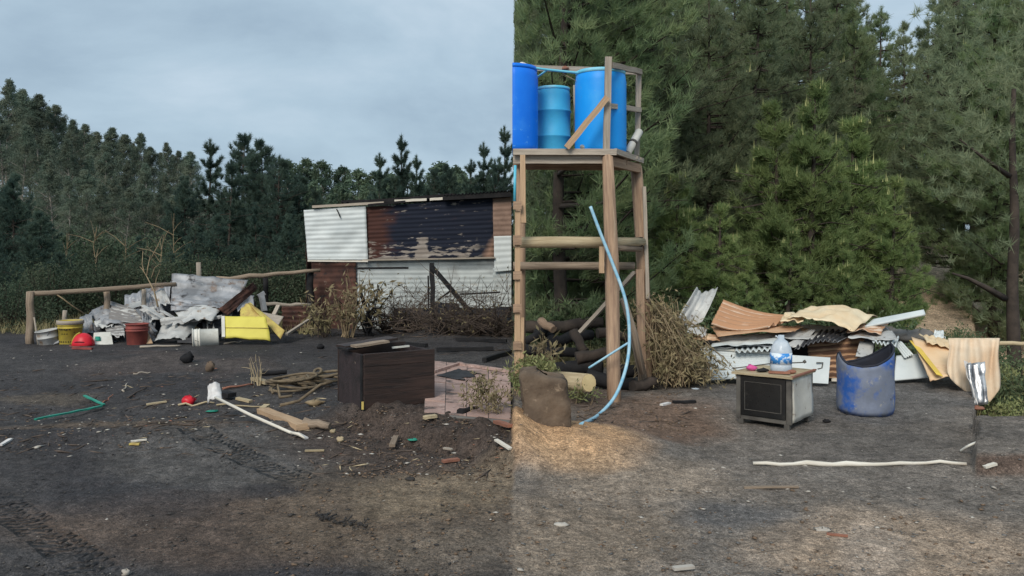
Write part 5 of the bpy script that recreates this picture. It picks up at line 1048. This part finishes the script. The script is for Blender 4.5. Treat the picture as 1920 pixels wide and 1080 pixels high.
lump('white_cup', 'small white cup on the deck before the bright drum', 'cup', P(1092, 278, 8.68), .022, 'white_plastic', 23, (1.3, 1, .9))
# hose
def smooth(pts, n=6):
    out_ = []; pts = [Vector(p) for p in pts]
    for i in range(len(pts)-1):
        p0 = pts[max(i-1, 0)]; p1 = pts[i]; p2 = pts[i+1]; p3 = pts[min(i+2, len(pts)-1)]
        for k in range(n):
            t = k/n; out_.append(.5*((2*p1)+(p2-p0)*t+(2*p0-5*p1+4*p2-p3)*t*t+(3*p1-p0-3*p2+p3)*t**3))
    return out_+[pts[-1]]
pipe('long pale blue hose arching from the tower down to the ground', smooth([P(1107, 387, 8.35), P(1125, 435, 8.33), P(1150, 498, 8.3), P(1172, 560, 8.25), P(1180, 620, 8.2), P(1176, 680, 8.1), P(1155, 740, 7.9), P(1122, 778, 7.6), P(1089, 796, G(1089, 797).y)]), .017, 'hose_blue', 'hose', 'hose')
pipe('thin blue pipe stub crossing behind the arching hose', smooth([P(1104, 690, 8.3), P(1140, 667, 8.25), P(1178, 643, 8.2)]), .012, 'hose_blue')
# log heap behind the tower
for i, (a, b, r, m, lab) in enumerate((((978, 655, 10.6), (1085, 662, 10.4), .075, 'charred_wood', 'long charred log lying level in the wood heap'), ((985, 640, 10.7), (1040, 612, 10.8), .06, 'charred_wood', 'charred log slanting up at the left of the wood heap'), ((1014, 602, 10.7), (1038, 618, 10.5), .06, 'tower_wood', 'reddish log stub on top of the wood heap'), ((1030, 640, 10.5), (1110, 628, 10.8), .08, 'charred_wood', 'thick charred log across the top of the heap'), ((1075, 620, 10.4), (1098, 660, 10.2), .07, 'bark_pine', 'brown bark log leaning down the heap'), ((1010, 690, 10.0), (1130, 690, 9.9), .10, 'charred_wood', 'charred log along the bottom of the wood heap'), ((1080, 672, 9.9), (1140, 660, 10.0), .08, 'bark_pine', 'rust-brown log behind the front tower post'), ((1120, 625, 10.6), (1190, 630, 10.7), .07, 'bark_pine', 'log between the two tower posts'), ((1100, 705, 9.3), (1190, 722, 9.2), .09, 'charred_wood', 'black log at the foot of the tower'), ((1150, 690, 9.9), (1210, 700, 9.8), .09, 'charred_wood', 'dark log behind the rear tower post'), ((1000, 625, 10.9), (1060, 640, 10.9), .07, 'charred_wood', 'burnt log buried in the heap middle'), ((1185, 725, 9.1), (1230, 715, 9.2), .07, 'bark_pine', 'short log right of the tower foot'), ((985, 612, 11.4), (1130, 604, 11.5), .09, 'bark_pine', 'long log at the back of the wood heap'))):
    pole(P(*a), P(*b), r, r*.85, m, None, 'log', 4, .015, label=lab, cat='log', group='logs heaped behind the tower')
lg = thing('cut_log', 'short pale yellow sawn log behind the earthy stump', 'log', tuple(P(1070, 735, 8.2)))
q = MB(); q.tube([P(1040, 712, 8.5), P(1104, 718, 8.0)], [.095, .092], 14, cap=True); q.build('log_body', 'split_wood', lg); q = MB(); d_ = (P(1104, 718, 8.0)-P(1040, 712, 8.5)).normalized(); q.tube([P(1104, 718, 8.0), P(1104, 718, 8.0)+d_*.006], .086, 14); q.build('cut_face', 'log_end', lg)
# earthy stump: blocky, leaning, undercut
q = MB(); pts = []; c = G(1022, 800); 
for i, a in enumerate(np.linspace(0, 2*math.pi, 33)):
    rowp = []
    ca, sa = math.cos(a), math.sin(a); sq = 1/max(abs(ca), abs(sa))**.95
    for k, z in enumerate(np.linspace(-.02, 1, 16)):
        r = (.178+.012*z)*sq*(1+.22*float(fbm(ca*2.2+5, sa*2.2+z*3, 8))+.07*float(vn(ca*7, sa*7+z*8, 9))); rr_ = r*(1, 1, .97, .80, .25)[max(0, k-11)]
        rowp.append((c[0]+rr_*ca*1.02-.05*z+.03, c[1]+.2+rr_*sa*.9, c[2]-.02+.47*min(z, .86+.02*max(0, k-12))+.01*float(vn(ca*3, sa*3, 3))*(k > 10)-.04*ca*z))
    pts.append(rowp)
pts[-1] = pts[0]; q.surf(np.array(pts), .002); q.build('earthy_stump', 'soil_block', None, 'squat earth-caked stump block standing on the sandy mound', 'stump')
shrub('weed_plant', 'green weed growing over the top of the earthy stump', P(1005, 712, 8.3), 26, .12, .26, 1.1, 'dry_stem', 'weed_leaf', 12, .06, .02, -.1, .04, r=.005, cat='weed')
shrub('weed_plant', 'green weed at the seam beside the ladder foot', V(.08, 7.6, hz(.08, 7.6)+.1), 14, .15, .3, .3, 'dry_stem', 'weed_leaf', 8, .05, .016, -.1, .02, r=.005, cat='weed', lean=V(.25, 0, 0))
shrub('weed_plant', 'small weed right of the pale sawn log', G(1078, 755), 8, .12, .22, .5, 'dry_stem', 'weed_leaf', 6, .05, .016, -.1, .03, r=.004, cat='weed')
shrub('weed_plant', 'dry grey stalks rising before the wood heap', P(1030, 690, 9.0), 9, .2, .42, .35, 'dry_stem', 'dry_leaf', 2, r=.007, cat='weed')
# dry brush heap beside the scrap
bh = thing('brush_heap', 'tall heap of dry tangled brush right of the tower', 'brush', tuple(G(1270, 728))); q = MB(); lp = []; b = Vector(bh['org'])
for _ in range(420):
    s_ = rnd.random()**.8; a = b+V(rnd.gauss(-.02, .17), rnd.gauss(.15, .14), rnd.uniform(0, .12)); top = b+V(lerp(.05, -.26, s_)+rnd.gauss(0, .13), rnd.gauss(.2, .16), .25+.80*s_*rnd.uniform(.8, 1.1)); 
    if rnd.random() < .45: a, top = top, top+V(rnd.gauss(.22, .14), rnd.gauss(-.1, .1), -rnd.uniform(.3, .75)*s_-.1)
    top.z = max(top.z, b.z+.02); m_ = a.lerp(top, .55)+V(rnd.gauss(0, .06), rnd.gauss(0, .05), rnd.uniform(0, .10)); q.tube([a, m_, top], [.007, .006, .003], 3, cap=False); lp += [tuple(m_), tuple(top)]
q.build('stem', 'dry_stem', bh, kind='stuff'); tri_obj('leaf', leaves(np.array(lp)-np.array(b), .06, 7, .08, .018, .8), 4, ['dry_leaf'], bh)['kind'] = 'stuff'
shrub('weed_plant', 'thorny dry stems arching out of the brush heap', G(1290, 722), 16, .3, .6, 1.2, 'dead_twig', 'dry_leaf', 3, r=.007, cat='weed')

# scrap pile on the right, sheet by sheet
def rs(name, label, c, m, **k): return sheet(name, label, k.pop('cat', 'metal sheet'), c, m, k.pop('th', .005), None, None, **k)
rs(FL, 'curled whitish sheet standing at the left end of the right scrap pile', [(1306, 538, 10.7), (1346, 538, 10.8), (1316, 604, 10.3), (1270, 598, 10.2)], 'pale_sheet', bow=-.10, bow2=.10, crum=.04, corr=4, amp=.010, axis=0, nv=20)
rs(SH, 'rust-streaked corrugated sheet arched over the pile top left', [(1356, 564, 10.9), (1508, 594, 10.9), (1440, 611, 9.9), (1334, 606, 10.0)], 'ribbed_rust', corr=6, amp=.030, axis=1, bow=-.07, nu=24)
rs(FL, 'broad cream bent sheet on the pile top', [(1530, 576, 11.1), (1650, 598, 10.9), (1602, 620, 9.85), (1474, 596, 10.0)], 'cream_sheet', bow=.06, bow2=.05, crum=.07, cs=3.2, rag=.06, nu=26, nv=18)
rs(FL, 'small cream fold left of the broad cream sheet', [(1474, 584, 10.6), (1512, 590, 10.6), (1506, 602, 10.0), (1462, 604, 10.0)], 'cream_sheet', crum=.05)
rs('board', 'long narrow white board sticking out to the right of the pile', [(1638, 600, 10.4), (1732, 582, 10.4), (1735, 590, 10.3), (1622, 613, 10.2)], 'white_sheet', th=.03, cat='board')
rs(FL, 'long orange-tan sheet across the pile middle', [(1332, 611, 10.3), (1508, 613, 10.3), (1484, 622, 9.85), (1346, 632, 9.85)], 'orange_rust_sheet', bow=.02, crum=.02)
rs(FL, 'short orange strip at the left end of the pile middle', [(1300, 628, 10.2), (1344, 626, 10.2), (1350, 638, 9.9), (1298, 640, 9.9)], 'orange_rust_sheet', crum=.03)
rs(FL, 'grey scuffed scraps left of the orange strip', [(1288, 614, 10.3), (1332, 616, 10.3), (1322, 632, 10.0), (1290, 630, 10.0)], 'pale_sheet', crum=.06, rag=.2)
rs(FL, 'bluish grey sheet in the dark middle layer', [(1344, 638, 10.3), (1500, 624, 10.4), (1470, 648, 9.8), (1330, 652, 9.8)], 'galvanised', crum=.04)
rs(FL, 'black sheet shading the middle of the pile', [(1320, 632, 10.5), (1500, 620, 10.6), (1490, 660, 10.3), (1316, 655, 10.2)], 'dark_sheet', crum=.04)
rs(FL, 'pale triangular fold rising in the pile centre', [(1524, 616, 10.2), (1530, 618, 10.2), (1500, 652, 9.8), (1470, 648, 9.8)], 'pale_sheet', crum=.02)
rs(SH, 'wavy-edged white sheet just behind the water bottle', [(1380, 648, 10.1), (1452, 640, 10.1), (1452, 656, 9.7), (1378, 660, 9.7)], 'white_sheet', corr=7, amp=.018, axis=0)
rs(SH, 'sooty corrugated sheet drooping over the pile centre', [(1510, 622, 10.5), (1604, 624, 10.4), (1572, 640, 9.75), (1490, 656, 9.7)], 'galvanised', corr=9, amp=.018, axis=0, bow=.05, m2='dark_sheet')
rs(SH, 'rusty ribbed sheet standing upright in the lower pile', [(1514, 644, 10.1), (1622, 632, 10.1), (1604, 712, 9.8), (1518, 706, 9.75)], 'orange_rust_sheet', corr=7, amp=.022, axis=1, crum=.02, nu=22)
bpy.data.objects['corrugated_sheet.%03d' % (sum(1 for o in bpy.data.objects if o.name.startswith('corrugated_sheet'))-1)].data.materials[0] = mat('brown_rust_sheet', (.40, .23, .13), (.20, .11, .07), 4, .75, .25, 40, .1, [(6, (.55, .42, .3), .64, .08)]) and MAT['ribbed_brown']
rs(FL, 'flat pale sheet wedged in the right pile behind the bottle', [(1500, 610, 10.5), (1604, 616, 10.5), (1566, 640, 9.95), (1452, 634, 9.9)], 'pale_sheet', crum=.05)
rs(FL, 'long white sheet lying under the orange-tan sheet', [(1348, 633, 10.2), (1478, 626, 10.2), (1456, 646, 9.75), (1330, 650, 9.75)], 'white_sheet', crum=.04, rag=.08)
rs(FL, 'rust-brown sheet edge hanging out under the cream sheet', [(1590, 608, 10.6), (1668, 604, 10.6), (1652, 622, 10.0), (1588, 622, 10.0)], 'ribbed_rust', crum=.04)
rs(FL, 'added black sheet standing in for shade behind the upright rusty sheet', [(1440, 640, 10.7), (1640, 625, 10.8), (1640, 710, 10.6), (1440, 715, 10.5)], 'dark_sheet', crum=.03)  # added backdrop: its black stands in for shade deep in the pile
rs(FL, 'greyish cream sheet on the right shoulder of the pile', [(1600, 618, 10.6), (1664, 614, 10.6), (1684, 636, 9.8), (1590, 636, 9.8)], 'cream_sheet', crum=.04)
bpy.data.objects['metal_sheet.%03d' % (sum(1 for o in bpy.data.objects if o.name.startswith('metal_sheet'))-1)].data.materials[0] = MAT['pale_sheet']
rs(SH, 'crinkled white sheet above the cut blue drum', [(1640, 636, 10.2), (1686, 632, 10.2), (1680, 652, 9.7), (1636, 640, 9.7)], 'white_sheet', corr=6, amp=.02, axis=0)
rs(SH, 'narrow white ribbed strip right of the cut drum rim', [(1676, 644, 10.1), (1690, 640, 10.1), (1712, 664, 9.8), (1696, 672, 9.8)], 'white_sheet', corr=4, amp=.012, axis=0)
rs(FL, 'pale grey flat scrap showing above the cut drum', [(1612, 640, 9.95), (1640, 642, 9.95), (1634, 672, 9.7), (1604, 668, 9.7)], 'pale_sheet', th=.01)
rs(FL, 'white enamel panel standing at the right foot of the pile', [(1680, 668, 9.9), (1722, 664, 9.9), (1744, 708, 9.6), (1676, 714, 9.6)], 'white_sheet', th=.02)
rp_ = thing('ribbed_panel', 'white finely ribbed panel lying on edge at the pile foot', 'panel', tuple(P(1375, 712, 9.7)))
q = MB(); q.surf(sheet_pts([(1313, 652, 9.9), (1446, 664, 9.85), (1440, 705, 9.65), (1332, 712, 9.6)], corr=12, amp=.006, axis=1, nu=12), .02); q.build('panel', 'white_sheet', rp_)
q = MB(); q.beam(P(1313, 651, 9.88), P(1446, 662, 9.83), .04, .03); q.build('top_edge', 'white_plastic', rp_)
wp = thing('white_cabinet_panel', 'white cabinet side panel standing right of the stove', 'panel', tuple(P(1520, 720, 9.5)))
q = MB(); q.surf(sheet_pts([(1478, 666, 9.6), (1556, 671, 9.55), (1552, 720, 9.45), (1478, 716, 9.5)], nu=5, nv=5), .04, sm=False); q.build('panel', 'white_sheet', wp)
q = MB(); q.tube([P(1531, 680, 9.5), P(1543, 680, 9.5), P(1541, 690, 9.5), P(1533, 692, 9.5)], .008, 6); q.build('hook', 'stove_frame', wp)
rs('plywood_board', 'tan warped board with yellow left edge leaning at the right end', [(1708, 634, 10.0), (1838, 672, 9.6), (1812, 708, 9.1), (1745, 712, 9.1)], 'plywood', th=.012, crum=.03, bow=.03, cat='board')
rs('yellow_strip', 'bright yellow sheet edge along the tan warped board', [(1705, 638, 9.95), (1716, 640, 9.95), (1768, 706, 9.05), (1756, 702, 9.05)], 'yellow_board', th=.008, cat='strip')
bpy.data.objects['yellow_strip'].data.materials[0] = mat('yellow_edge', (.80, .58, .10), (.66, .46, .1), 4, .7, .1)
rs(SH, 'ragged cream sheet with wavy edge above the tan board', [(1722, 625, 10.3), (1800, 640, 10.2), (1850, 668, 9.5), (1738, 642, 9.7)], 'cream_sheet', corr=7, amp=.012, axis=0, crum=.03, rag=.06)
rs(FL, 'white scrap tips poking up behind the ragged cream sheet', [(1752, 620, 10.4), (1772, 622, 10.4), (1775, 638, 10.2), (1750, 636, 10.2)], 'white_sheet', rag=.3, crum=.05)
for i, (px, py, lab) in enumerate(((1700, 632, 'grey rubble lump between the white board and the cream sheet'), (1726, 630, 'second grey rubble lump behind the ragged cream sheet'), (1676, 628, 'grey rubble lump under the long white board'))): lump('rubble_lump', lab, 'rubble', P(px, py+8, 10.7), .11, 'clod_grey', 30+i, (1.6, 1, .7))
q = MB(); q.beam(P(1560, 712, 9.7), P(1592, 712, 9.6), .06, .03); q.build('plank', 'white_stick', None, 'pale lath on the ground under the upright rusty sheet', 'lath')
# pole with hanging cloth and silver flashing
pole(P(1800, 646, 9.3), P(1935, 643, 9.2), .026, .026, 'split_wood', None, 'rail_pole', bend=.004, label='pale horizontal pole carrying the tan cloth at the right edge', cat='pole')
q = MB(); c = []
for i in range(30):
    s_ = i/29; px = lerp(1778, 1874, s_); rowp = []
    for k in range(26):
        t = k/25; bot = lerp(700, 768, s_**.6) if s_ < .75 else lerp(760, 728, (s_-.75)/.25); py = lerp(634, bot, t); Yd = 9.2-.06*min(1, t*6)+.03*math.sin(s_*17+t*2)*t+.02*math.sin(s_*31); rowp.append(tuple(P(px+2*math.sin(t*6+s_*9), py, Yd-.1*t)))
    c.append(rowp)
q.surf(np.array(c), .006); q.build('hanging_cloth', 'cloth_tan', None, 'tan blanket hanging over the pole at the right', 'blanket')
rs(FL, 'shiny silver metal flashing hanging in front of the tan blanket', [(1813, 682, 8.85), (1846, 678, 8.9), (1852, 758, 8.75), (1824, 762, 8.7)], 'silver' if 'silver' in MAT else 'galvanised', corr=2, amp=.02, axis=0, crum=.02, m2=None)
bpy.data.objects['metal_sheet.%03d' % (sum(1 for o in bpy.data.objects if o.name.startswith('metal_sheet'))-1)].data.materials[0] = mat('silver', (.70, .70, .70), (.18, .18, .19), 6, .3, .1, 20, .6, lo=.4, hi=.6)
rs('cloth_strip', 'white rag edge along the left of the silver flashing', [(1808, 676, 8.9), (1818, 680, 8.9), (1832, 760, 8.7), (1824, 745, 8.7)], 'cloth_white', th=.006, crum=.03, cat='rag')
# rag edge, ground end
lump('brick_piece', 'orange brick piece at the foot of the silver flashing', 'brick', P(1836, 768, 8.3), .04, 'orange_clay', 41, (1.6, 1, .5))

# ================================================================ right foreground: stove, bottle, cut drum, sticks
A2 = G(1484, 808); t2 = R(-40); ex2 = V(math.cos(t2), math.sin(t2), 0); ey2 = V(-math.sin(t2), math.cos(t2), 0); SW, SD, SHt = .52, .54, .50
st = thing('oven', 'old oven with dark glass door and scuffed white side standing in the yard', 'oven', tuple(A2)); S3 = lambda x, y, z: A2+ex2*(x-SW)+ey2*y+V(0, 0, z)
def ob(name, x0, x1, y0, y1, z0, z1, m, lab=None, bv=.006, seg=1, j=0):
    q = MB(); q.beam(S3(x0, (y0+y1)/2, (z0+z1)/2), S3(x1, (y0+y1)/2, (z0+z1)/2), y1-y0, z1-z0, seg=seg, j=j); return q.build(name, m, st, lab, bevel=bv)
ob('carcass', .012, SW-.014, .02, SD-.01, .055, .455, 'stove_frame')
ob('front_frame', 0, .045, -.002, .03, .045, .455, 'stove_frame'); ob('front_frame', SW-.05, SW, -.002, .03, .045, .455, 'stove_frame'); ob('front_frame', .046, SW-.051, 0, .03, .045, .085, 'stove_frame')
dg = ob('door_glass', .046, SW-.051, -.012, .01, .087, .452, 'stove_glass', 'sooty dark glass door'); 
for k, (i0, m_) in enumerate(((.09, 'stove_frame'),)):
    for a, b in (((i0, .087+i0*.6), (SW-i0, .087+i0*.6)), ((i0, .452-i0*.6), (SW-i0, .452-i0*.6))): q = MB(); q.beam(S3(a[0], -.0135, a[1]), S3(b[0], -.0135, b[1]), .004, .004); q.build('door_line', m_, dg)
    for x in (i0, SW-i0): q = MB(); q.beam(S3(x, -.0135, .087+i0*.6), S3(x, -.0135, .452-i0*.6), .004, .004); q.build('door_line', m_, dg)
q = MB(); q.surf(np.array([[tuple(S3(SW+.006*math.sin(i*.8+k*.5)-.004, lerp(.03, SD, i/9), lerp(.06+.05*(i/9)*0, .455, k/9))) for k in range(10)] for i in range(10)]), .006); q.build('side_panel', 'white_enamel', st, 'scuffed white enamel side')
ob('back_panel', .0, SW, SD-.012, SD, .05, .455, 'stove_frame'); 
ob('foot', .02, .07, .0, .05, 0, .05, 'stove_frame'); ob('foot', SW-.07, SW-.02, .0, .05, 0, .05, 'stove_frame'); ob('foot', SW-.07, SW-.02, SD-.06, SD-.01, 0, .05, 'stove_frame'); ob('foot', .02, .07, SD-.06, SD-.01, 0, .05, 'stove_frame')
q = MB(); q.beam(S3(-.03, SD/2-.01, .468), S3(SW+.02, SD/2-.01, .472), SD+.05, .02, seg=5, j=.005); q.build('top_board', 'split_wood', st, 'loose wooden top board'); q = MB(); q.beam(S3(SW+.012, -.03, .478), S3(SW+.012, SD+.02, .482), .03, .012, seg=4, j=.006); q.build('top_edge', 'orange_clay', st)
tz = A2.z+.487
def TP(x, y, z=0): p = S3(x, y, 0); return V(p.x, p.y, tz+z)
bt = thing('water_bottle', 'large clear water bottle with blue label on the oven', 'bottle', tuple(TP(.34, .22))); c = Vector(bt['org'])
q = MB(); q.lathe([(0, 0), (.085, .0), (.096, .012), (.096, .06), (.092, .066), (.096, .072), (.096, .19), (.092, .20), (.086, .225), (.06, .275), (.03, .30), (.028, .335), (0, .335)], 28, c); bb_ = q.build('body', 'clear_plastic', bt)
q = MB(); q.lathe([(.0975, .075), (.0985, .075), (.0985, .175), (.0975, .175), (.0975, .075)], 28, c); q.build('label_band', 'bottle_label', bb_); q = MB(); q.tube([c+V(-.05, 0, .33), c+V(-.02, 0, .30), c+V(.02, -.02, .29)], .006, 5); q.build('carry_loop', 'clear_plastic', bb_)
lump('pink_bag', 'crumpled magenta plastic bag on the left of the oven top', 'bag', TP(.10, .12), .036, 'pink_plastic', 51, (1.3, 1, .7)); lump('dark_rag', 'dark rag lying next to the magenta bag', 'rag', TP(.21, .10), .034, 'charred_wood', 52, (1.9, 1.1, .45)); lump('brick_piece', 'small orange lump right of the bottle', 'lump', TP(.46, .16), .026, 'orange_clay', 53, (1.4, 1, .7))
q = MB(); q.beam(TP(.30, .03, .015), TP(.48, .08, .02), .05, .018, j=.01, seg=4); q.build('tool_handle', 'orange_clay', None, 'reddish brown tool handle at the oven top front', 'tool')
q = MB(); q.tube([TP(-.05, .04, .01), TP(.2, .28, .05), TP(.48, .40, .075)], .006, 5); q.tube([TP(.48, .40, .075), TP(.5, .41, .09)], .016, 6); q.build('metal_rod', 'stove_frame', None, 'thin metal rod lying slanted across the oven top', 'rod')
# cut drum
cd = G(1643, 782); cd = V(cd.x, cd.y+.24, hz(cd.x, cd.y+.24)); dr_ = thing('cut_drum', 'worn blue plastic drum cut open with a slanting rim', 'drum', tuple(cd)); rO = .262
q = MB(); n = 48; pts = []
hts = [(0, .68), (.5, .61), (1.0, .53), (1.57, .475), (2.2, .455), (2.7, .49), (2.95, .57), (3.12, .60), (3.35, .54), (3.65, .495), (4.2, .48), (4.7, .50), (5.2, .56), (5.7, .63), (6.283, .68)]
for i in range(n+1):
    a = 2*math.pi*i/n; hh = float(np.interp(a, [h_[0] for h_ in hts], [h_[1] for h_ in hts]))
    rowp = []
    for k in range(12):
        t = k/11; z = hh*t; r = rO*(.93 if k == 0 else 1.0+.012*math.sin(t*9+a*2)); r *= 1-.03*max(0, (z-.45)/.2); rowp.append((cd.x+r*math.cos(a), cd.y+r*math.sin(a), cd.z+(z if k else .0)))
    pts.append(rowp)
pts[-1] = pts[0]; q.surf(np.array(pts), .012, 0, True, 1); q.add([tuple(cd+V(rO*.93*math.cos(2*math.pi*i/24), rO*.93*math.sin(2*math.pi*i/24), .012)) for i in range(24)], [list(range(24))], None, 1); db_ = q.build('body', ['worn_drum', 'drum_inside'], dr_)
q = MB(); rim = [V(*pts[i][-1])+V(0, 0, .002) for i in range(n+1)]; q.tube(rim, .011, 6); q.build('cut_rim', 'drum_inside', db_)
# white stick across the yard
q = MB(); pt = []
for i in range(17): px = lerp(1412, 1812, i/16); pt.append(G(px, 872+1.6*math.sin(i*.8)+(3 if 4 < i < 9 else 0), .014+.006*math.sin(i*1.9)))
q.tube(pt, [.013+.006*(3 < i < 9) for i in range(17)], 7, wob=.5); q.build('long_stick', 'white_stick', None, 'long whitish stick lying across the yard in front of the oven', 'stick')
stick((1395, 917), (1497, 916), .010, 'pole_wood', 'short brown stick on the ash in front of the long white stick', 'stick', True, .012)
q = MB(); q.tube(smooth([G(1801, 848, .01), P(1818, 835, 6.25), P(1834, 829, 6.3), P(1850, 828, 6.35)]), .010, 6); q.build('hose_piece', 'white_plastic', None, 'short white curved tube end at the slab corner', 'tube')
lump('stone', 'pale flat stone in the lower middle of the right yard', 'stone', G(1542, 996), .032, 'chip_pale', 61, (1.3, .9, .35)); lump('stone', 'grey pebble in the lower left of the right yard', 'stone', G(1053, 987), .03, 'chip_pale', 62, (1.3, .9, .4)); lump('charred_lump', 'small black lump on the ash beside the oven', 'lump', G(1551, 792), .03, 'charred_wood', 63, (1.2, 1, .5))
stick((1262, 757), (1304, 755), .02, 'charred_wood', 'short black stick on the ash left of the oven', 'stick', True, .015); stick((1240, 762), (1256, 758), .015, 'cloth_white', 'pale scrap by the soil below the tower', 'scrap', True, .015, 'scrap'); lump('blue_scrap', 'pale blue plastic scrap at the foot of the brush', 'scrap', G(1303, 730), .03, 'clear_plastic', 64, (1.6, 1, .3))
stick((1262, 1070), (1300, 1066), .012, 'chip_pale', 'pale flat chip at the bottom of the right yard', 'scrap', True, .01, 'scrap'); stick((1550, 1004), (1590, 1008), .008, 'orange_clay', 'reddish splinter near the pale flat stone', 'splinter', True, .01, 'splinter')
for i, (px, py) in enumerate(((1845, 886),)): stick((px, py), (px+22, py+(-3, 2, -6)[i]), .014, 'white_stick', ('white splinter at the foot of the slab edge', 'middle white splinter below the slab edge', 'white splinter nearest the right border below the slab')[i], 'splinter', True, .012, 'splinter')
# grass along the right rim
b = MB(); pos = []
for _ in range(1500):
    px = rnd.uniform(1700, 1960); Y = rnd.uniform(7.6, 16); X = (px-960)/FOC*Y
    if X < .577*Y+.02 and Y < 11.5: continue
    pos.append((X, Y, hz(X, Y)))
for _ in range(700):
    px = rnd.uniform(-20, 620); Y = rnd.uniform(14.8, 18); X = (px-960)/FOC*Y; pos.append((X, Y, hz(X, Y)))
for _ in range(500):
    px = rnd.uniform(965, 1350); Y = rnd.uniform(10.9, 12.5); X = (px-960)/FOC*Y; pos.append((X, Y, hz(X, Y)))
v = needles(np.array(pos), np.tile((0, 0, 1.), (len(pos), 1)), .28, 10, .012, .4); me = fast_mesh('grass', v, np.arange(len(v)).reshape(-1, 3)); me.materials.append(MAT['grass_blade']); o = bpy.data.objects.new('grass', me); COL.objects.link(o); o['kind'] = 'stuff'; o['label'] = 'dry grass along the yard edges'; o['category'] = 'grass'
for o in bpy.data.objects:
    if 'org' in o: del o['org']
